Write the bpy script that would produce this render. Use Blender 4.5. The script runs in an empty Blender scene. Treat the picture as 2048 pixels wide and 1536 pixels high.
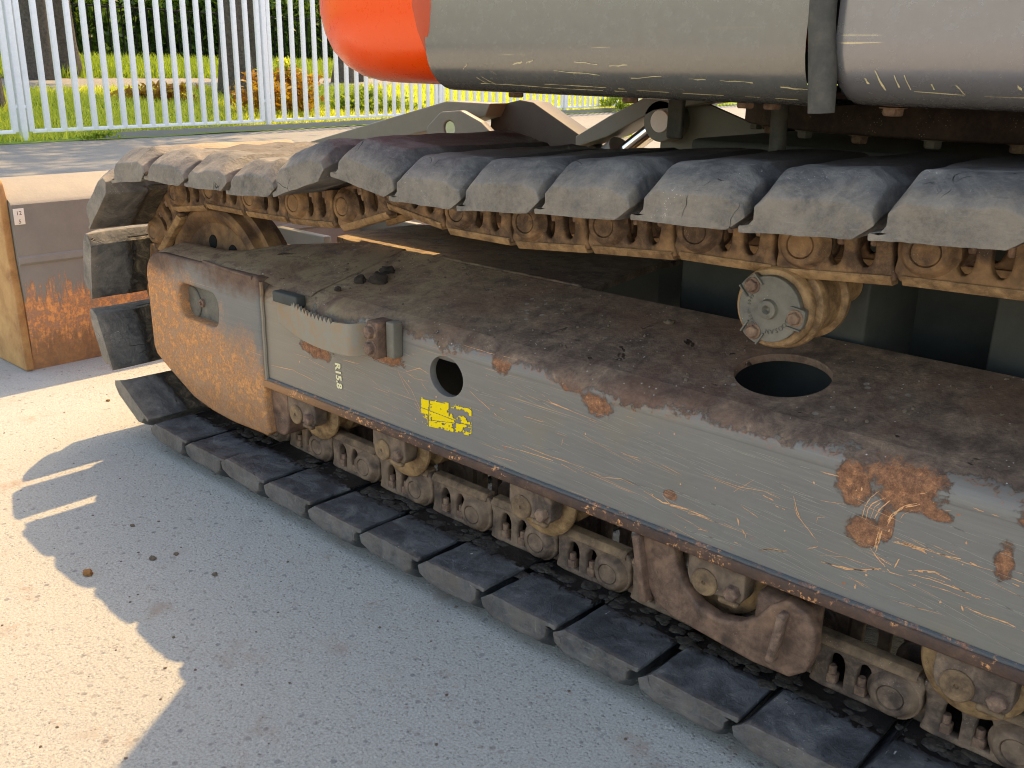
import bpy, bmesh, math, random
import numpy as np
from mathutils import Vector, Matrix, noise as mnoise
C = bpy.context.scene
COL = C.collection
random.seed(7); rng = np.random.default_rng(7)

# ------------------------------------------------------------------ camera
cd = bpy.data.cameras.new('camera'); cam = bpy.data.objects.new('camera', cd); COL.objects.link(cam)
cd.sensor_width = 36; cd.lens = 1928.66 / 2048 * 36; cd.clip_start = .05; cd.clip_end = 400
rt, up, fw = Vector((.738355, .674155, .018609)), Vector((-.225007, .220235, .949141)), Vector((-.63577, .70499, -.314302))
m = Matrix((rt, up, -fw)).transposed().to_4x4(); m.translation = Vector((1.577327, -1.134630, .877526))
cam.matrix_world = m
cd.dof.use_dof = True; cd.dof.focus_distance = 1.75; cd.dof.aperture_fstop = 26
C.camera = cam
# ------------------------------------------------------------------ sky and sun
SUN = Vector((-.385, .59, 1.0)).normalized()
w = bpy.data.worlds.new('World'); C.world = w; w.use_nodes = True
nt = w.node_tree; nt.nodes.clear()
sky = nt.nodes.new('ShaderNodeTexSky'); sky.sky_type = 'NISHITA'; sky.sun_disc = False
sky.sun_elevation = math.asin(SUN.z); sky.sun_rotation = math.atan2(SUN.x, SUN.y)
sky.air_density = 1.0; sky.dust_density = 1.5; sky.ozone_density = 1.0
bg = nt.nodes.new('ShaderNodeBackground'); bg.inputs[1].default_value = .15
wo = nt.nodes.new('ShaderNodeOutputWorld')
nt.links.new(sky.outputs[0], bg.inputs[0]); nt.links.new(bg.outputs[0], wo.inputs[0])
sl = bpy.data.lights.new('sun', 'SUN'); sl.energy = 2.0; sl.angle = math.radians(.55); sl.color = (1, .77, .47)
so = bpy.data.objects.new('sun', sl); COL.objects.link(so); so.rotation_euler = SUN.to_track_quat('Z', 'Y').to_euler()
so.location = (-6, 9, 14)
vs = C.view_settings; vs.view_transform = 'Standard'; vs.look = 'None'; vs.gamma = 1; vs.exposure = 1.72; vs.use_curve_mapping = False
vs.use_white_balance = True; vs.white_balance_temperature = 8600; vs.white_balance_tint = 11
C.cycles.filter_width = 1.0; C.cycles.max_bounces = 8; C.cycles.diffuse_bounces = 5; C.cycles.glossy_bounces = 3
C.cycles.use_denoising = True; C.cycles.sample_clamp_indirect = 6

# ------------------------------------------------------------------ helpers: objects
def srgb(r, g, b):
    f = lambda c: (c / 255 / 12.92) if c / 255 <= .04045 else ((c / 255 + .055) / 1.055) ** 2.4
    return (f(r), f(g), f(b), 1)
def link(name, me, mat=None, parent=None, smooth=None):
    o = bpy.data.objects.new(name, me); COL.objects.link(o)
    if mat is not None and not me.materials: me.materials.append(mat)
    if parent is not None: o.parent = parent
    if smooth is not None: shade(me, smooth)
    return o
def shade(me, ang):
    if ang is None: return
    me.polygons.foreach_set('use_smooth', [True] * len(me.polygons))
    if ang < 180:
        bm = bmesh.new(); bm.from_mesh(me)
        for e in bm.edges:
            if len(e.link_faces) == 2 and e.calc_face_angle(0) > math.radians(ang): e.smooth = False
        bm.to_mesh(me); bm.free()
def empty(name, label, cat, loc=(0, 0, 0), group=None):
    o = bpy.data.objects.new(name, None); COL.objects.link(o); o.location = loc; o.empty_display_size = .1
    return tag(o, label, cat, group)
def tag(o, label, cat=None, group=None, kind=None):
    if label: o['label'] = label
    if cat: o['category'] = cat
    if group: o['group'] = group
    if kind: o['kind'] = kind
    return o
def copytree(o, parent=None):
    c = o.copy(); COL.objects.link(c)
    if parent is not None: c.parent = parent
    for ch in o.children:
        copytree(ch, c)
    return c
def frompy(v, f):
    me = bpy.data.meshes.new('m'); me.from_pydata([tuple(p) for p in v], [], [tuple(p) for p in f]); me.update(); return me
def box_me(x0, x1, y0, y1, z0, z1, bev=.003, seg=2):
    bm = bmesh.new(); bmesh.ops.create_cube(bm, size=1)
    for v in bm.verts:
        v.co = Vector(((x0 + x1) / 2 + v.co.x * (x1 - x0), (y0 + y1) / 2 + v.co.y * (y1 - y0), (z0 + z1) / 2 + v.co.z * (z1 - z0)))
    if bev: bmesh.ops.bevel(bm, geom=bm.edges[:], offset=bev, segments=seg, affect='EDGES', profile=.5)
    me = bpy.data.meshes.new('m'); bm.to_mesh(me); bm.free(); shade(me, 50); return me
def box(name, b, mat, parent=None, bev=.003): return link(name, box_me(*b, bev=bev), mat, parent)
def joinme(meshes):
    bm = bmesh.new()
    for me in meshes: bm.from_mesh(me)
    out = bpy.data.meshes.new('m'); bm.to_mesh(out); bm.free(); return out
def lathe_me(prof, seg=48, c=(0, 0, 0), ang=35):
    """revolve (radius, y) about the Y axis through c"""
    v, f = [], []; n = len(prof)
    for i in range(seg):
        a = 2 * math.pi * i / seg
        for r, y in prof: v.append((c[0] + r * math.cos(a), c[1] + y, c[2] + r * math.sin(a)))
    for i in range(seg):
        j = (i + 1) % seg
        for k in range(n - 1): f.append((i * n + k, j * n + k, j * n + k + 1, i * n + k + 1))
    me = frompy(v, f)
    bm = bmesh.new(); bm.from_mesh(me); bmesh.ops.remove_doubles(bm, verts=bm.verts[:], dist=1e-6)
    bmesh.ops.recalc_face_normals(bm, faces=bm.faces[:]); bm.to_mesh(me); bm.free(); shade(me, ang); return me
def curve_me(outline, holes=(), thick=.01, bev=.0015, res=2):
    cu = bpy.data.curves.new('c', 'CURVE'); cu.dimensions = '2D'; cu.fill_mode = 'BOTH'
    cu.extrude = max(thick / 2 - bev, 1e-5); cu.bevel_depth = bev; cu.bevel_resolution = res; cu.offset = -bev
    for pl in [outline] + list(holes):
        s = cu.splines.new('POLY'); s.points.add(len(pl) - 1)
        for p, q in zip(s.points, pl): p.co = (q[0], q[1], 0, 1)
        s.use_cyclic_u = True
    ob = bpy.data.objects.new('tmp', cu); COL.objects.link(ob)
    bpy.context.view_layer.update()
    me = bpy.data.meshes.new_from_object(ob.evaluated_get(bpy.context.evaluated_depsgraph_get()))
    bpy.data.objects.remove(ob); bpy.data.curves.remove(cu)
    me.materials.clear()
    return me
XZ = Matrix(((1, 0, 0, 0), (0, 0, -1, 0), (0, 1, 0, 0), (0, 0, 0, 1)))   # (a,b,c) -> (a,-c,b)
def plate_me(outline, holes=(), y0=0, y1=.01, bev=.0015):
    me = curve_me(outline, holes, abs(y1 - y0), bev); me.transform(Matrix.Translation((0, (y0 + y1) / 2, 0)) @ XZ)
    shade(me, 40); return me
def circ(cx, cz, r, n=28, rz=None, a0=0, a1=360):
    rz = rz or r; e = (a1 - a0) % 360 == 0
    return [(cx + r * math.cos(math.radians(a0 + (a1 - a0) * i / (n if e else n - 1))), cz + rz * math.sin(math.radians(a0 + (a1 - a0) * i / (n if e else n - 1)))) for i in range(n)]
def roundpoly(pts, rads, n=6):
    out = []; N = len(pts)
    for i in range(N):
        p0, p, p1 = Vector(pts[i - 1]), Vector(pts[i]), Vector(pts[(i + 1) % N])
        r = rads[i] if hasattr(rads, '__len__') else rads
        a, b = (p0 - p), (p1 - p); la, lb = a.length, b.length; a.normalize(); b.normalize()
        if r <= 0: out.append(tuple(p)); continue
        ang = a.angle(b); d = min(r / math.tan(ang / 2), la * .48, lb * .48)
        q0, q1 = p + a * d, p + b * d
        for k in range(n + 1):
            t = k / n; out.append(tuple(q0 * (1 - t) ** 2 + p * 2 * t * (1 - t) + q1 * t * t))
    return out
def extr_me(prof, a0, a1, axis='X', closed=True, cap=True, ang=35):
    """prof in the plane across the axis: axis X -> (y,z); axis Y -> (x,z)"""
    v = []; n = len(prof)
    for a in (a0, a1):
        for p in prof: v.append((a, p[0], p[1]) if axis == 'X' else (p[0], a, p[1]))
    f = [(i, (i + 1) % n, n + (i + 1) % n, n + i) for i in range(n if closed else n - 1)]
    if cap and closed: f += [tuple(range(n)), tuple(range(2 * n - 1, n - 1, -1))]
    me = frompy(v, f); bm = bmesh.new(); bm.from_mesh(me); bmesh.ops.recalc_face_normals(bm, faces=bm.faces[:]); bm.to_mesh(me); bm.free()
    shade(me, ang); return me
def tube_me(path, r, seg=12, cap=True):
    v, f = [], []; path = [Vector(p) for p in path]; n = len(path)
    for i, p in enumerate(path):
        d = (path[min(i + 1, n - 1)] - path[max(i - 1, 0)]).normalized()
        a = d.orthogonal().normalized() if i == 0 else (a - d * a.dot(d)).normalized()
        b = d.cross(a); rr = r[i] if hasattr(r, '__len__') else r
        for k in range(seg):
            t = 2 * math.pi * k / seg; v.append(p + a * math.cos(t) * rr + b * math.sin(t) * rr)
    for i in range(n - 1):
        for k in range(seg): f.append((i * seg + k, i * seg + (k + 1) % seg, (i + 1) * seg + (k + 1) % seg, (i + 1) * seg + k))
    if cap: f += [tuple(range(seg - 1, -1, -1)), tuple(range((n - 1) * seg, n * seg))]
    me = frompy(v, f); shade(me, 40); return me
def hex_me(r, h, washer=0, stub=0):
    """hex head pointing along -Y, base at y=0"""
    parts = []
    pr = [(0, -h), (r * .82, -h), (r * .97, -h * .86), (r, -h * .8), (r, 0), (0, 0)]
    me = lathe_me(pr, 6, ang=30); parts.append(me)
    if washer: parts.append(lathe_me([(0, -washer), (r * 1.25, -washer), (r * 1.3, -washer * .7), (r * 1.3, 0)], 24))
    if stub: parts.append(lathe_me([(0, -h - stub), (r * .42, -h - stub), (r * .5, -h - stub * .7), (r * .5, -h)], 16))
    return joinme(parts)
def nz(p, s, seed=0): return mnoise.noise(Vector((p[0] * s + seed * 7.3, p[1] * s - seed * 3.1, p[2] * s + seed)))

# ------------------------------------------------------------------ helpers: materials
class M:
    def __init__(s, name, rough=.7, metal=0.0):
        s.m = bpy.data.materials.new(name); s.m.use_nodes = True; s.t = s.m.node_tree; s.n = s.t.nodes
        s.b = s.n['Principled BSDF']; s.b.inputs['Roughness'].default_value = rough; s.b.inputs['Metallic'].default_value = metal
        s.b.inputs['Specular IOR Level'].default_value = .4
        s.tc = s.n.new('ShaderNodeTexCoord'); s.obj = s.tc.outputs['Object']
        s.vec = s.obj
    def ln(s, a, b): s.t.links.new(a, b)
    def rnd(s):
        oi = s.n.new('ShaderNodeObjectInfo'); return oi.outputs['Random']
    def offset_by_object(s):
        mu = s.n.new('ShaderNodeVectorMath'); mu.operation = 'MULTIPLY_ADD'
        c = s.n.new('ShaderNodeCombineXYZ'); r = s.rnd(); s.ln(r, c.inputs[0]); s.ln(r, c.inputs[1]); s.ln(r, c.inputs[2])
        mu.inputs[0].default_value = (0, 0, 0); s.ln(c.outputs[0], mu.inputs[0]); mu.inputs[1].default_value = (37, 53, 71); s.ln(s.obj, mu.inputs[2]); s.vec = mu.outputs[0]
    def mapped(s, scale=(1, 1, 1), rot=(0, 0, 0)):
        mp = s.n.new('ShaderNodeMapping'); mp.inputs['Scale'].default_value = scale; mp.inputs['Rotation'].default_value = rot; s.ln(s.vec, mp.inputs[0]); return mp.outputs[0]
    def noise(s, sc, det=5, ro=.6, dist=0, vec=None):
        x = s.n.new('ShaderNodeTexNoise'); x.inputs['Scale'].default_value = sc; x.inputs['Detail'].default_value = det
        x.inputs['Roughness'].default_value = ro; x.inputs['Distortion'].default_value = dist; s.ln(vec or s.vec, x.inputs['Vector']); return x.outputs['Fac']
    def voro(s, sc, feat='F1', out='Distance', vec=None, rand=1):
        x = s.n.new('ShaderNodeTexVoronoi'); x.feature = feat; x.inputs['Scale'].default_value = sc; x.inputs['Randomness'].default_value = rand
        s.ln(vec or s.vec, x.inputs['Vector']); return x.outputs[out]
    def sep(s, vec=None):
        x = s.n.new('ShaderNodeSeparateXYZ'); s.ln(vec or s.vec, x.inputs[0]); return x.outputs
    def math(s, op, a, b=0.0, c=0.0, clamp=False):
        x = s.n.new('ShaderNodeMath'); x.operation = op; x.use_clamp = clamp
        for i, q in enumerate((a, b, c)):
            if isinstance(q, (int, float)): x.inputs[i].default_value = q
            else: s.ln(q, x.inputs[i])
        return x.outputs[0]
    def step(s, a, lo, hi):
        x = s.n.new('ShaderNodeMapRange'); x.interpolation_type = 'SMOOTHSTEP'; x.inputs['From Min'].default_value = lo; x.inputs['From Max'].default_value = hi
        s.ln(a, x.inputs['Value']); return x.outputs[0]
    def ramp(s, fac, stops):
        x = s.n.new('ShaderNodeValToRGB'); e = x.color_ramp.elements
        while len(e) > 1: e.remove(e[0])
        e[0].position = stops[0][0]; e[0].color = stops[0][1]
        for p, c in stops[1:]:
            k = e.new(p); k.color = c
        s.ln(fac, x.inputs[0]); return x.outputs[0]
    def mix(s, fac, a, b, mode='MIX'):
        x = s.n.new('ShaderNodeMix'); x.data_type = 'RGBA'; x.blend_type = mode
        for sock, q in ((x.inputs[0], fac), (x.inputs[6], a), (x.inputs[7], b)):
            if isinstance(q, (int, float)): sock.default_value = q
            elif isinstance(q, tuple): sock.default_value = q
            else: s.ln(q, sock)
        return x.outputs[2]
    def bump(s, h, dist=.002, strength=1.0, prev=None):
        x = s.n.new('ShaderNodeBump'); x.inputs['Distance'].default_value = dist; x.inputs['Strength'].default_value = strength
        s.ln(h, x.inputs['Height'])
        if prev is not None: s.ln(prev, x.inputs['Normal'])
        return x.outputs[0]
    def out(s, col=None, rough=None, normal=None, metal=None):
        for k, q in (('Base Color', col), ('Roughness', rough), ('Normal', normal), ('Metallic', metal)):
            if q is None: continue
            if isinstance(q, (int, float)): s.b.inputs[k].default_value = q
            elif isinstance(q, tuple): s.b.inputs[k].default_value = q
            else: s.ln(q, s.b.inputs[k])
        return s.m
BLACK = (0, 0, 0, 1); WHITE = (1, 1, 1, 1)
def rustcol(k, sc=60):
    n = k.noise(sc, 8, .75)
    return k.ramp(n, [(.28, srgb(62, 36, 28)), (.45, srgb(104, 64, 46)), (.58, srgb(136, 86, 58)), (.72, srgb(196, 120, 62))])

def mat_concrete():
    k = M('concrete', .9)
    big = k.noise(1.3, 4); med = k.noise(9, 5); fine = k.noise(250, 5, .85); grain = k.noise(520, 3, .8)
    v1 = k.voro(150, out='Distance'); cc = k.voro(150, out='Color'); s = k.sep(cc)
    v2 = k.voro(75, out='Distance'); c2 = k.sep(k.voro(75, out='Color'))
    base = k.mix(big, srgb(172, 170, 163), srgb(194, 192, 184))
    base = k.mix(k.step(fine, .36, .62), k.mix(.55, base, srgb(104, 102, 98)), base); base = k.mix(k.math('MULTIPLY', k.step(grain, .52, .66), .5), base, srgb(216, 213, 204))
    st = k.math('MULTIPLY', k.step(v1, .50, .25), k.step(s[0], .45, .7))
    base = k.mix(k.math('MULTIPLY', st, .45), base, k.ramp(s[1], [(0, srgb(122, 122, 124)), (.5, srgb(150, 143, 135)), (1, srgb(208, 204, 196))]))
    st2 = k.math('MULTIPLY', k.step(v2, .42, .22), k.step(c2[0], .84, .88))
    base = k.mix(k.math('MULTIPLY', st2, .65), base, k.ramp(c2[1], [(0, srgb(98, 100, 106)), (.4, srgb(132, 126, 120)), (1, srgb(170, 160, 148))]))
    stain = k.math('MULTIPLY', k.step(k.noise(5.5, 6, .7), .56, .70), k.step(fine, .25, .65))
    base = k.mix(k.math('MULTIPLY', stain, .7), base, srgb(150, 118, 92))
    base = k.mix(k.math('MULTIPLY', k.step(k.noise(2.6, 5, .6), .58, .75), .3), base, srgb(120, 118, 118))
    pit = k.step(k.noise(190, 3, .6), .36, .30)
    base = k.mix(k.math('MULTIPLY', pit, .5), base, srgb(80, 78, 76))
    h = k.math('ADD', k.math('MULTIPLY', fine, .6), k.math('MULTIPLY', st, .3)); h = k.math('SUBTRACT', h, k.math('MULTIPLY', pit, .8))
    return k.out(base, .9, k.bump(h, .0035, 1, k.bump(med, .008, .6)))
def mat_asphalt():
    k = M('asphalt', .9); f = k.noise(160, 6, .8); b = k.noise(.9, 5)
    base = k.mix(b, srgb(136, 134, 131), srgb(164, 160, 153)); base = k.mix(k.step(f, .35, .7), k.mix(.4, base, srgb(60, 60, 62)), base)
    base = k.mix(k.math('MULTIPLY', k.step(k.noise(2.5, 6, .7, 1), .55, .75), .6), base, srgb(170, 158, 138))
    return k.out(base, .9, k.bump(f, .006, .8))
def mat_rubber(dusty=False, low=False):
    k = M('rubber_dusty' if dusty else 'rubber_lower' if low else 'rubber', .62); k.offset_by_object()
    s = k.sep(k.obj)
    n1 = k.noise(14, 6, .7, .6); n2 = k.noise(90, 6, .75); n3 = k.noise(30, 5, .7, 1.5)
    base = k.ramp(n1, [(.27, srgb(50, 49, 49)), (.46, srgb(80, 78, 76)), (.6, srgb(112, 107, 101)), (.74, srgb(148, 138, 126))])
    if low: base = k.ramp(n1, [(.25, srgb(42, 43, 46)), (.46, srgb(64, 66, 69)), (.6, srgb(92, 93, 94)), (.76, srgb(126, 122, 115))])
    if not low: base = k.mix(k.math('MULTIPLY', k.step(k.math('ADD', s[1], k.math('MULTIPLY', k.math('SUBTRACT', k.noise(30, 6, .8), .5), .05)), -.112, -.14), k.math('MULTIPLY', k.step(k.noise(17, 9, .85), .30, .62), .6)), base, srgb(152, 137, 119))
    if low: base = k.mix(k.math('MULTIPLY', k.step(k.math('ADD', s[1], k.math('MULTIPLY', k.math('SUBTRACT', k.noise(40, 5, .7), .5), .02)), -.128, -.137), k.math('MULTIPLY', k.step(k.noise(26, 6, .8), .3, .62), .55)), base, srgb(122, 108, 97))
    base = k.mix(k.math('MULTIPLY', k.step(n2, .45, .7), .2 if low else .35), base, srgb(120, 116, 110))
    # dusty streaks
    st = k.noise(1, 6, .7, 0, k.mapped((25, 25, 180))); base = k.mix(k.math('MULTIPLY', k.step(st, .56, .72), .35), base, srgb(150, 144, 134))
    # cracks
    wv = k.n.new('ShaderNodeTexNoise'); wv.inputs['Scale'].default_value = 22; k.ln(k.vec, wv.inputs['Vector']); wm = k.n.new('ShaderNodeVectorMath'); wm.operation = 'MULTIPLY_ADD'; k.ln(wv.outputs['Color'], wm.inputs[0]); wm.inputs[1].default_value = (.05, .05, .05); k.ln(k.mapped((1.4, .5, 1.2)), wm.inputs[2])
    cr = k.step(k.voro(13, 'DISTANCE_TO_EDGE', 'Distance', wm.outputs[0]), .010, .0); crm = k.step(k.noise(9, 3), .59, .66); cr = k.math('MULTIPLY', cr, crm)
    base = k.mix(cr, base, srgb(22, 22, 24))
    # mineral specks
    sp = k.math('MULTIPLY', k.step(k.voro(420), .30, .14), k.math('MULTIPLY', k.step(k.noise(14, 5, .8), .56, .66), k.step(k.noise(200, 2), .5, .6))); base = k.mix(sp, base, srgb(215, 210, 200))
    # white scrapes
    sc = k.noise(1, 4, .6, 0, k.mapped((240, 50, 14))); scm = k.math('MULTIPLY', k.step(sc, .66, .74), k.step(k.noise(16, 2), .54, .62)); base = k.mix(k.math('MULTIPLY', scm, .7), base, srgb(200, 196, 186))
    # oily plate side towards the chain: local -Z.. is outward, top face z>-.045, y>edge
    e = k.math('ADD', s[1], k.math('MULTIPLY', k.math('SUBTRACT', k.noise(34, 6, .75, 1.2), .5), .15))
    inner = k.math('MULTIPLY', k.step(e, -.040, -.034), k.step(s[2], -.041, -.038))
    oil = k.ramp(k.noise(55, 6, .8, 1), [(.3, srgb(16, 16, 17)), (.6, srgb(34, 32, 31)), (.78, srgb(82, 74, 66))])
    cb = k.math('MULTIPLY', k.step(k.math('ADD', s[1], k.math('MULTIPLY', k.math('SUBTRACT', k.noise(20, 5, .7), .5), .12)), -.05, -.01), k.step(s[2], -.08, -.09)); base = k.mix(k.math('MULTIPLY', cb, .8), base, srgb(150, 132, 104) if dusty else srgb(58, 48, 43))
    if dusty: oil = k.ramp(k.noise(30, 6, .8, 1), [(.3, srgb(46, 42, 38)), (.5, srgb(84, 76, 66)), (.7, srgb(146, 130, 102))])
    base = k.mix(inner, base, oil)
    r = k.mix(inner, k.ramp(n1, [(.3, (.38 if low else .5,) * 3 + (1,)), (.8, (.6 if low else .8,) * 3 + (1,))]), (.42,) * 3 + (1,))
    h = k.math('SUBTRACT', k.math('ADD', k.math('MULTIPLY', n2, .7), k.math('MULTIPLY', n3, .9)), k.math('MULTIPLY', cr, 1.2))
    nrm = k.bump(k.math('MULTIPLY', inner, -1.0), .004, 1, k.bump(h, .0035, .8))
    return k.out(base, r, nrm)
def mat_dustysteel(name, cols, up_dust=None, sc=40, metal=0.0, rough=.75, oilface=False):
    k = M(name, rough, metal); k.offset_by_object()
    n = k.noise(sc, 8, .72, .3); n2 = k.noise(sc * 6, 5, .8); n3 = k.noise(sc * .25, 4)
    base = k.ramp(n, [(.25, cols[0]), (.45, cols[1]), (.6, cols[2]), (.78, cols[3])])
    base = k.mix(k.math('MULTIPLY', k.step(n3, .45, .65), .35), base, cols[3])
    sp = k.math('MULTIPLY', k.step(k.voro(sc * 9), .25, .1), k.step(k.noise(sc * .8, 3), .55, .7)); base = k.mix(k.math('MULTIPLY', sp, .6), base, srgb(190, 178, 160))
    h = k.math('ADD', k.math('MULTIPLY', n, .6), k.math('MULTIPLY', n2, .4))
    return k.out(base, k.ramp(n2, [(.3, (rough - .15,) * 3 + (1,)), (.7, (min(1, rough + .15),) * 3 + (1,))]), k.bump(h, .0022, .75))

def patch_mask(k, patches, amp=1.0):
    """union of ragged ellipses in the side plane: (x, z, rx, rz)"""
    s = k.sep(k.obj); d1 = k.math('SUBTRACT', k.noise(34, 10, .85), .5); d2 = k.math('SUBTRACT', k.noise(11, 4, .6), .5)
    w_ = k.math('ADD', k.math('MULTIPLY', d1, 2.4 * amp), k.math('MULTIPLY', d2, 1.8 * amp)); tot = None
    for x, z, rx, rz in patches:
        a = k.math('DIVIDE', k.math('SUBTRACT', s[0], x), rx); b = k.math('DIVIDE', k.math('SUBTRACT', s[2], z), rz)
        r = k.math('ADD', k.math('SQRT', k.math('ADD', k.math('MULTIPLY', a, a), k.math('MULTIPLY', b, b))), w_)
        q = k.step(r, 1.12, .86); tot = q if tot is None else k.math('MAXIMUM', tot, q)
    return tot
def topcol(k, s, mid):
    brown = k.ramp(k.noise(26, 9, .8, .3), [(.28, srgb(66, 52, 46)), (.44, srgb(102, 83, 72)), (.56, srgb(132, 109, 93)), (.72, srgb(174, 147, 121))])
    dustm = k.math('MULTIPLY', k.step(k.math('ADD', s[0], k.math('MULTIPLY', k.noise(9, 5), .3)), .80, .22), k.step(k.noise(18, 8, .8, .8), .36, .58))
    col = k.mix(k.math('MULTIPLY', dustm, .85), brown, srgb(160, 138, 106))
    redd = k.math('MULTIPLY', k.step(k.noise(5, 5, .7), .46, .62), .45); col = k.mix(redd, col, srgb(116, 80, 64))
    wet = k.step(k.math('SUBTRACT', k.noise(17, 4, .65, .4), k.math('MULTIPLY', k.noise(3, 2), .1)), .605, .63); col = k.mix(k.math('MULTIPLY', wet, .85), col, srgb(36, 27, 25))
    sp = k.math('MULTIPLY', k.step(k.voro(95), .13, .08), k.step(k.noise(12, 3), .5, .6)); col = k.mix(sp, col, srgb(205, 200, 192))
    lk = k.math('MULTIPLY', k.step(k.voro(60, out='Distance'), .3, .2), k.step(k.noise(7, 3), .60, .66)); col = k.mix(k.math('MULTIPLY', lk, .6), col, srgb(160, 156, 144))
    return col, wet
def mat_framepaint(mode):
    """mode side: grey paint, ragged rust from the top edge; top: dirt-brown; end: orange rubbed end casting"""
    k = M('frame_paint_' + mode, .5)
    s = k.sep(k.obj)
    n1 = k.noise(7, 5); f = k.noise(130, 6, .8); mid = k.noise(30, 7, .75)
    paint = k.mix(n1, srgb(113, 108, 103), srgb(130, 125, 118))
    # fine brushed wear, running slightly downhill
    br = k.noise(1, 6, .75, 0, k.mapped((5, 60, 260), (0, math.radians(4), 0))); paint = k.mix(k.math('MULTIPLY', k.step(br, .48, .75), .35), paint, srgb(146, 144, 134))
    paint = k.mix(k.math('MULTIPLY', k.step(br, .48, .30), .2), paint, srgb(82, 84, 78))
    sc = k.noise(1, 3, .5, 0, k.mapped((2.2, 40, 420), (0, math.radians(3), 0))); scm = k.math('MULTIPLY', k.step(sc, .67, .72), k.step(k.noise(6, 3), .48, .6)); 
    paint = k.mix(k.math('MULTIPLY', scm, .8), paint, srgb(205, 160, 112))
    rust = rustcol(k, 70)
    rustb = k.ramp(k.noise(90, 6, .8), [(.3, srgb(120, 72, 48)), (.55, srgb(186, 112, 66)), (.75, srgb(226, 150, 88))])
    if mode == 'side':
        edge = k.math('ADD', s[2], k.math('ADD', k.math('MULTIPLY', k.math('SUBTRACT', k.noise(20, 10, .8, .3), .5), .085), k.math('MULTIPLY', k.math('SUBTRACT', k.noise(4, 3), .5), .07)))
        edge = k.math('ADD', edge, k.math('MULTIPLY', k.math('SUBTRACT', s[0], .9), -.012))
        edge = k.math('ADD', edge, k.math('MULTIPLY', k.math('SUBTRACT', f, .5), .03)); em = k.step(edge, .427, .435)
        pm = patch_mask(k, [(1.225, .428, .050, .024), (1.232, .405, .034, .020), (1.268, .394, .026, .009), (1.165, .405, .019, .024), (1.186, .345, .023, .017), (1.212, .360, .008, .020), (1.345, .36, .012, .025),
                            (.772, .402, .032, .022), (.728, .424, .02, .014), (.088, .345, .05, .016), (.303, .374, .045, .014), (.58, .43, .02, .02), (.91, .303, .01, .006), (1.40, .42, .05, .02)])
        blob = k.math('MULTIPLY', k.step(k.noise(38, 4, .7), .68, .72), k.step(n1, .45, .6))
        dust = k.math('MULTIPLY', k.step(s[0], .5, -.1), .3)
        paint = k.mix(dust, paint, srgb(172, 148, 116))
        halo = k.math('MULTIPLY', k.step(k.noise(5, 4, .6), .52, .7), .25); paint = k.mix(halo, paint, srgb(140, 122, 84))
        col = k.mix(blob, paint, rustb); col = k.mix(pm, col, k.ramp(k.noise(95, 9, .9), [(.36, srgb(84, 56, 44)), (.46, srgb(124, 84, 62)), (.55, srgb(156, 108, 78)), (.66, srgb(224, 150, 96))])); 
        fr = k.math('MULTIPLY', k.math('SUBTRACT', k.step(edge, .420, .434), em), k.step(f, .45, .6)); col = k.mix(k.math('MULTIPLY', fr, .8), col, rustb)
        col = k.mix(em, col, topcol(k, s, mid)[0])
        h = k.math('SUBTRACT', k.math('MULTIPLY', f, .25), k.math('MULTIPLY', k.math('MAXIMUM', em, pm), 1.0))
        h = k.math('ADD', h, k.math('MULTIPLY', k.math('MULTIPLY', k.math('MAXIMUM', em, pm), mid), .9))
        rough = k.mix(k.math('MAXIMUM', em, pm), (.42,) * 3 + (1,), (.85,) * 3 + (1,))
        return k.out(col, rough, k.bump(h, .0016, .9))
    if mode == 'top':
        col, wet = topcol(k, s, mid)
        h = k.math('SUBTRACT', k.math('ADD', k.math('MULTIPLY', f, .4), mid), k.math('MULTIPLY', wet, .4))
        return k.out(col, k.mix(wet, (.8,) * 3 + (1,), (.35,) * 3 + (1,)), k.bump(h, .003, .9))
        brown = k.ramp(k.noise(24, 8, .75, .3), [(.25, srgb(66, 54, 50)), (.45, srgb(98, 82, 73)), (.58, srgb(122, 103, 90)), (.76, srgb(158, 134, 110))])
        dustm = k.math('MULTIPLY', k.step(k.math('ADD', s[0], k.math('MULTIPLY', k.noise(9, 5), .3)), .78, .22), k.step(k.noise(16, 7, .75, .8), .34, .58))
        col = k.mix(k.math('MULTIPLY', dustm, .85), brown, srgb(158, 138, 106))
        wet = k.math('MULTIPLY', k.step(k.noise(13, 5, .7, .5), .66, .70), 1.0); col = k.mix(k.math('MULTIPLY', wet, .8), col, srgb(38, 28, 25))
        sp = k.math('MULTIPLY', k.step(k.voro(95), .14, .08), k.step(k.noise(12, 3), .5, .6)); col = k.mix(sp, col, srgb(205, 200, 192))
        lk = k.math('MULTIPLY', k.step(k.voro(60, out='Distance'), .3, .2), k.step(k.noise(7, 3), .62, .68)); col = k.mix(k.math('MULTIPLY', lk, .5), col, srgb(150, 148, 138))
        h = k.math('SUBTRACT', k.math('ADD', k.math('MULTIPLY', f, .4), mid), k.math('MULTIPLY', wet, .4))
        return k.out(col, k.mix(wet, (.8,) * 3 + (1,), (.35,) * 3 + (1,)), k.bump(h, .0025, .8))
    if mode == 'end':
        # worn orange where it is rubbed: lower middle band and left rim
        zz = k.math('ADD', s[2], k.math('MULTIPLY', k.math('SUBTRACT', k.noise(9, 6, .7), .5), .14))
        a = k.math('ADD', k.math('MULTIPLY', s[0], -.42), k.math('MULTIPLY', s[2], -1.0))      # grows to the lower left
        om = k.step(k.math('ADD', a, k.math('MULTIPLY', k.math('SUBTRACT', k.noise(12, 8, .78), .5), .34)), -.30, -.17)
        flk = k.step(k.noise(52, 7, .85), .38, .56); om2 = k.math('MULTIPLY', om, k.math('MAXIMUM', flk, .55))
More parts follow.
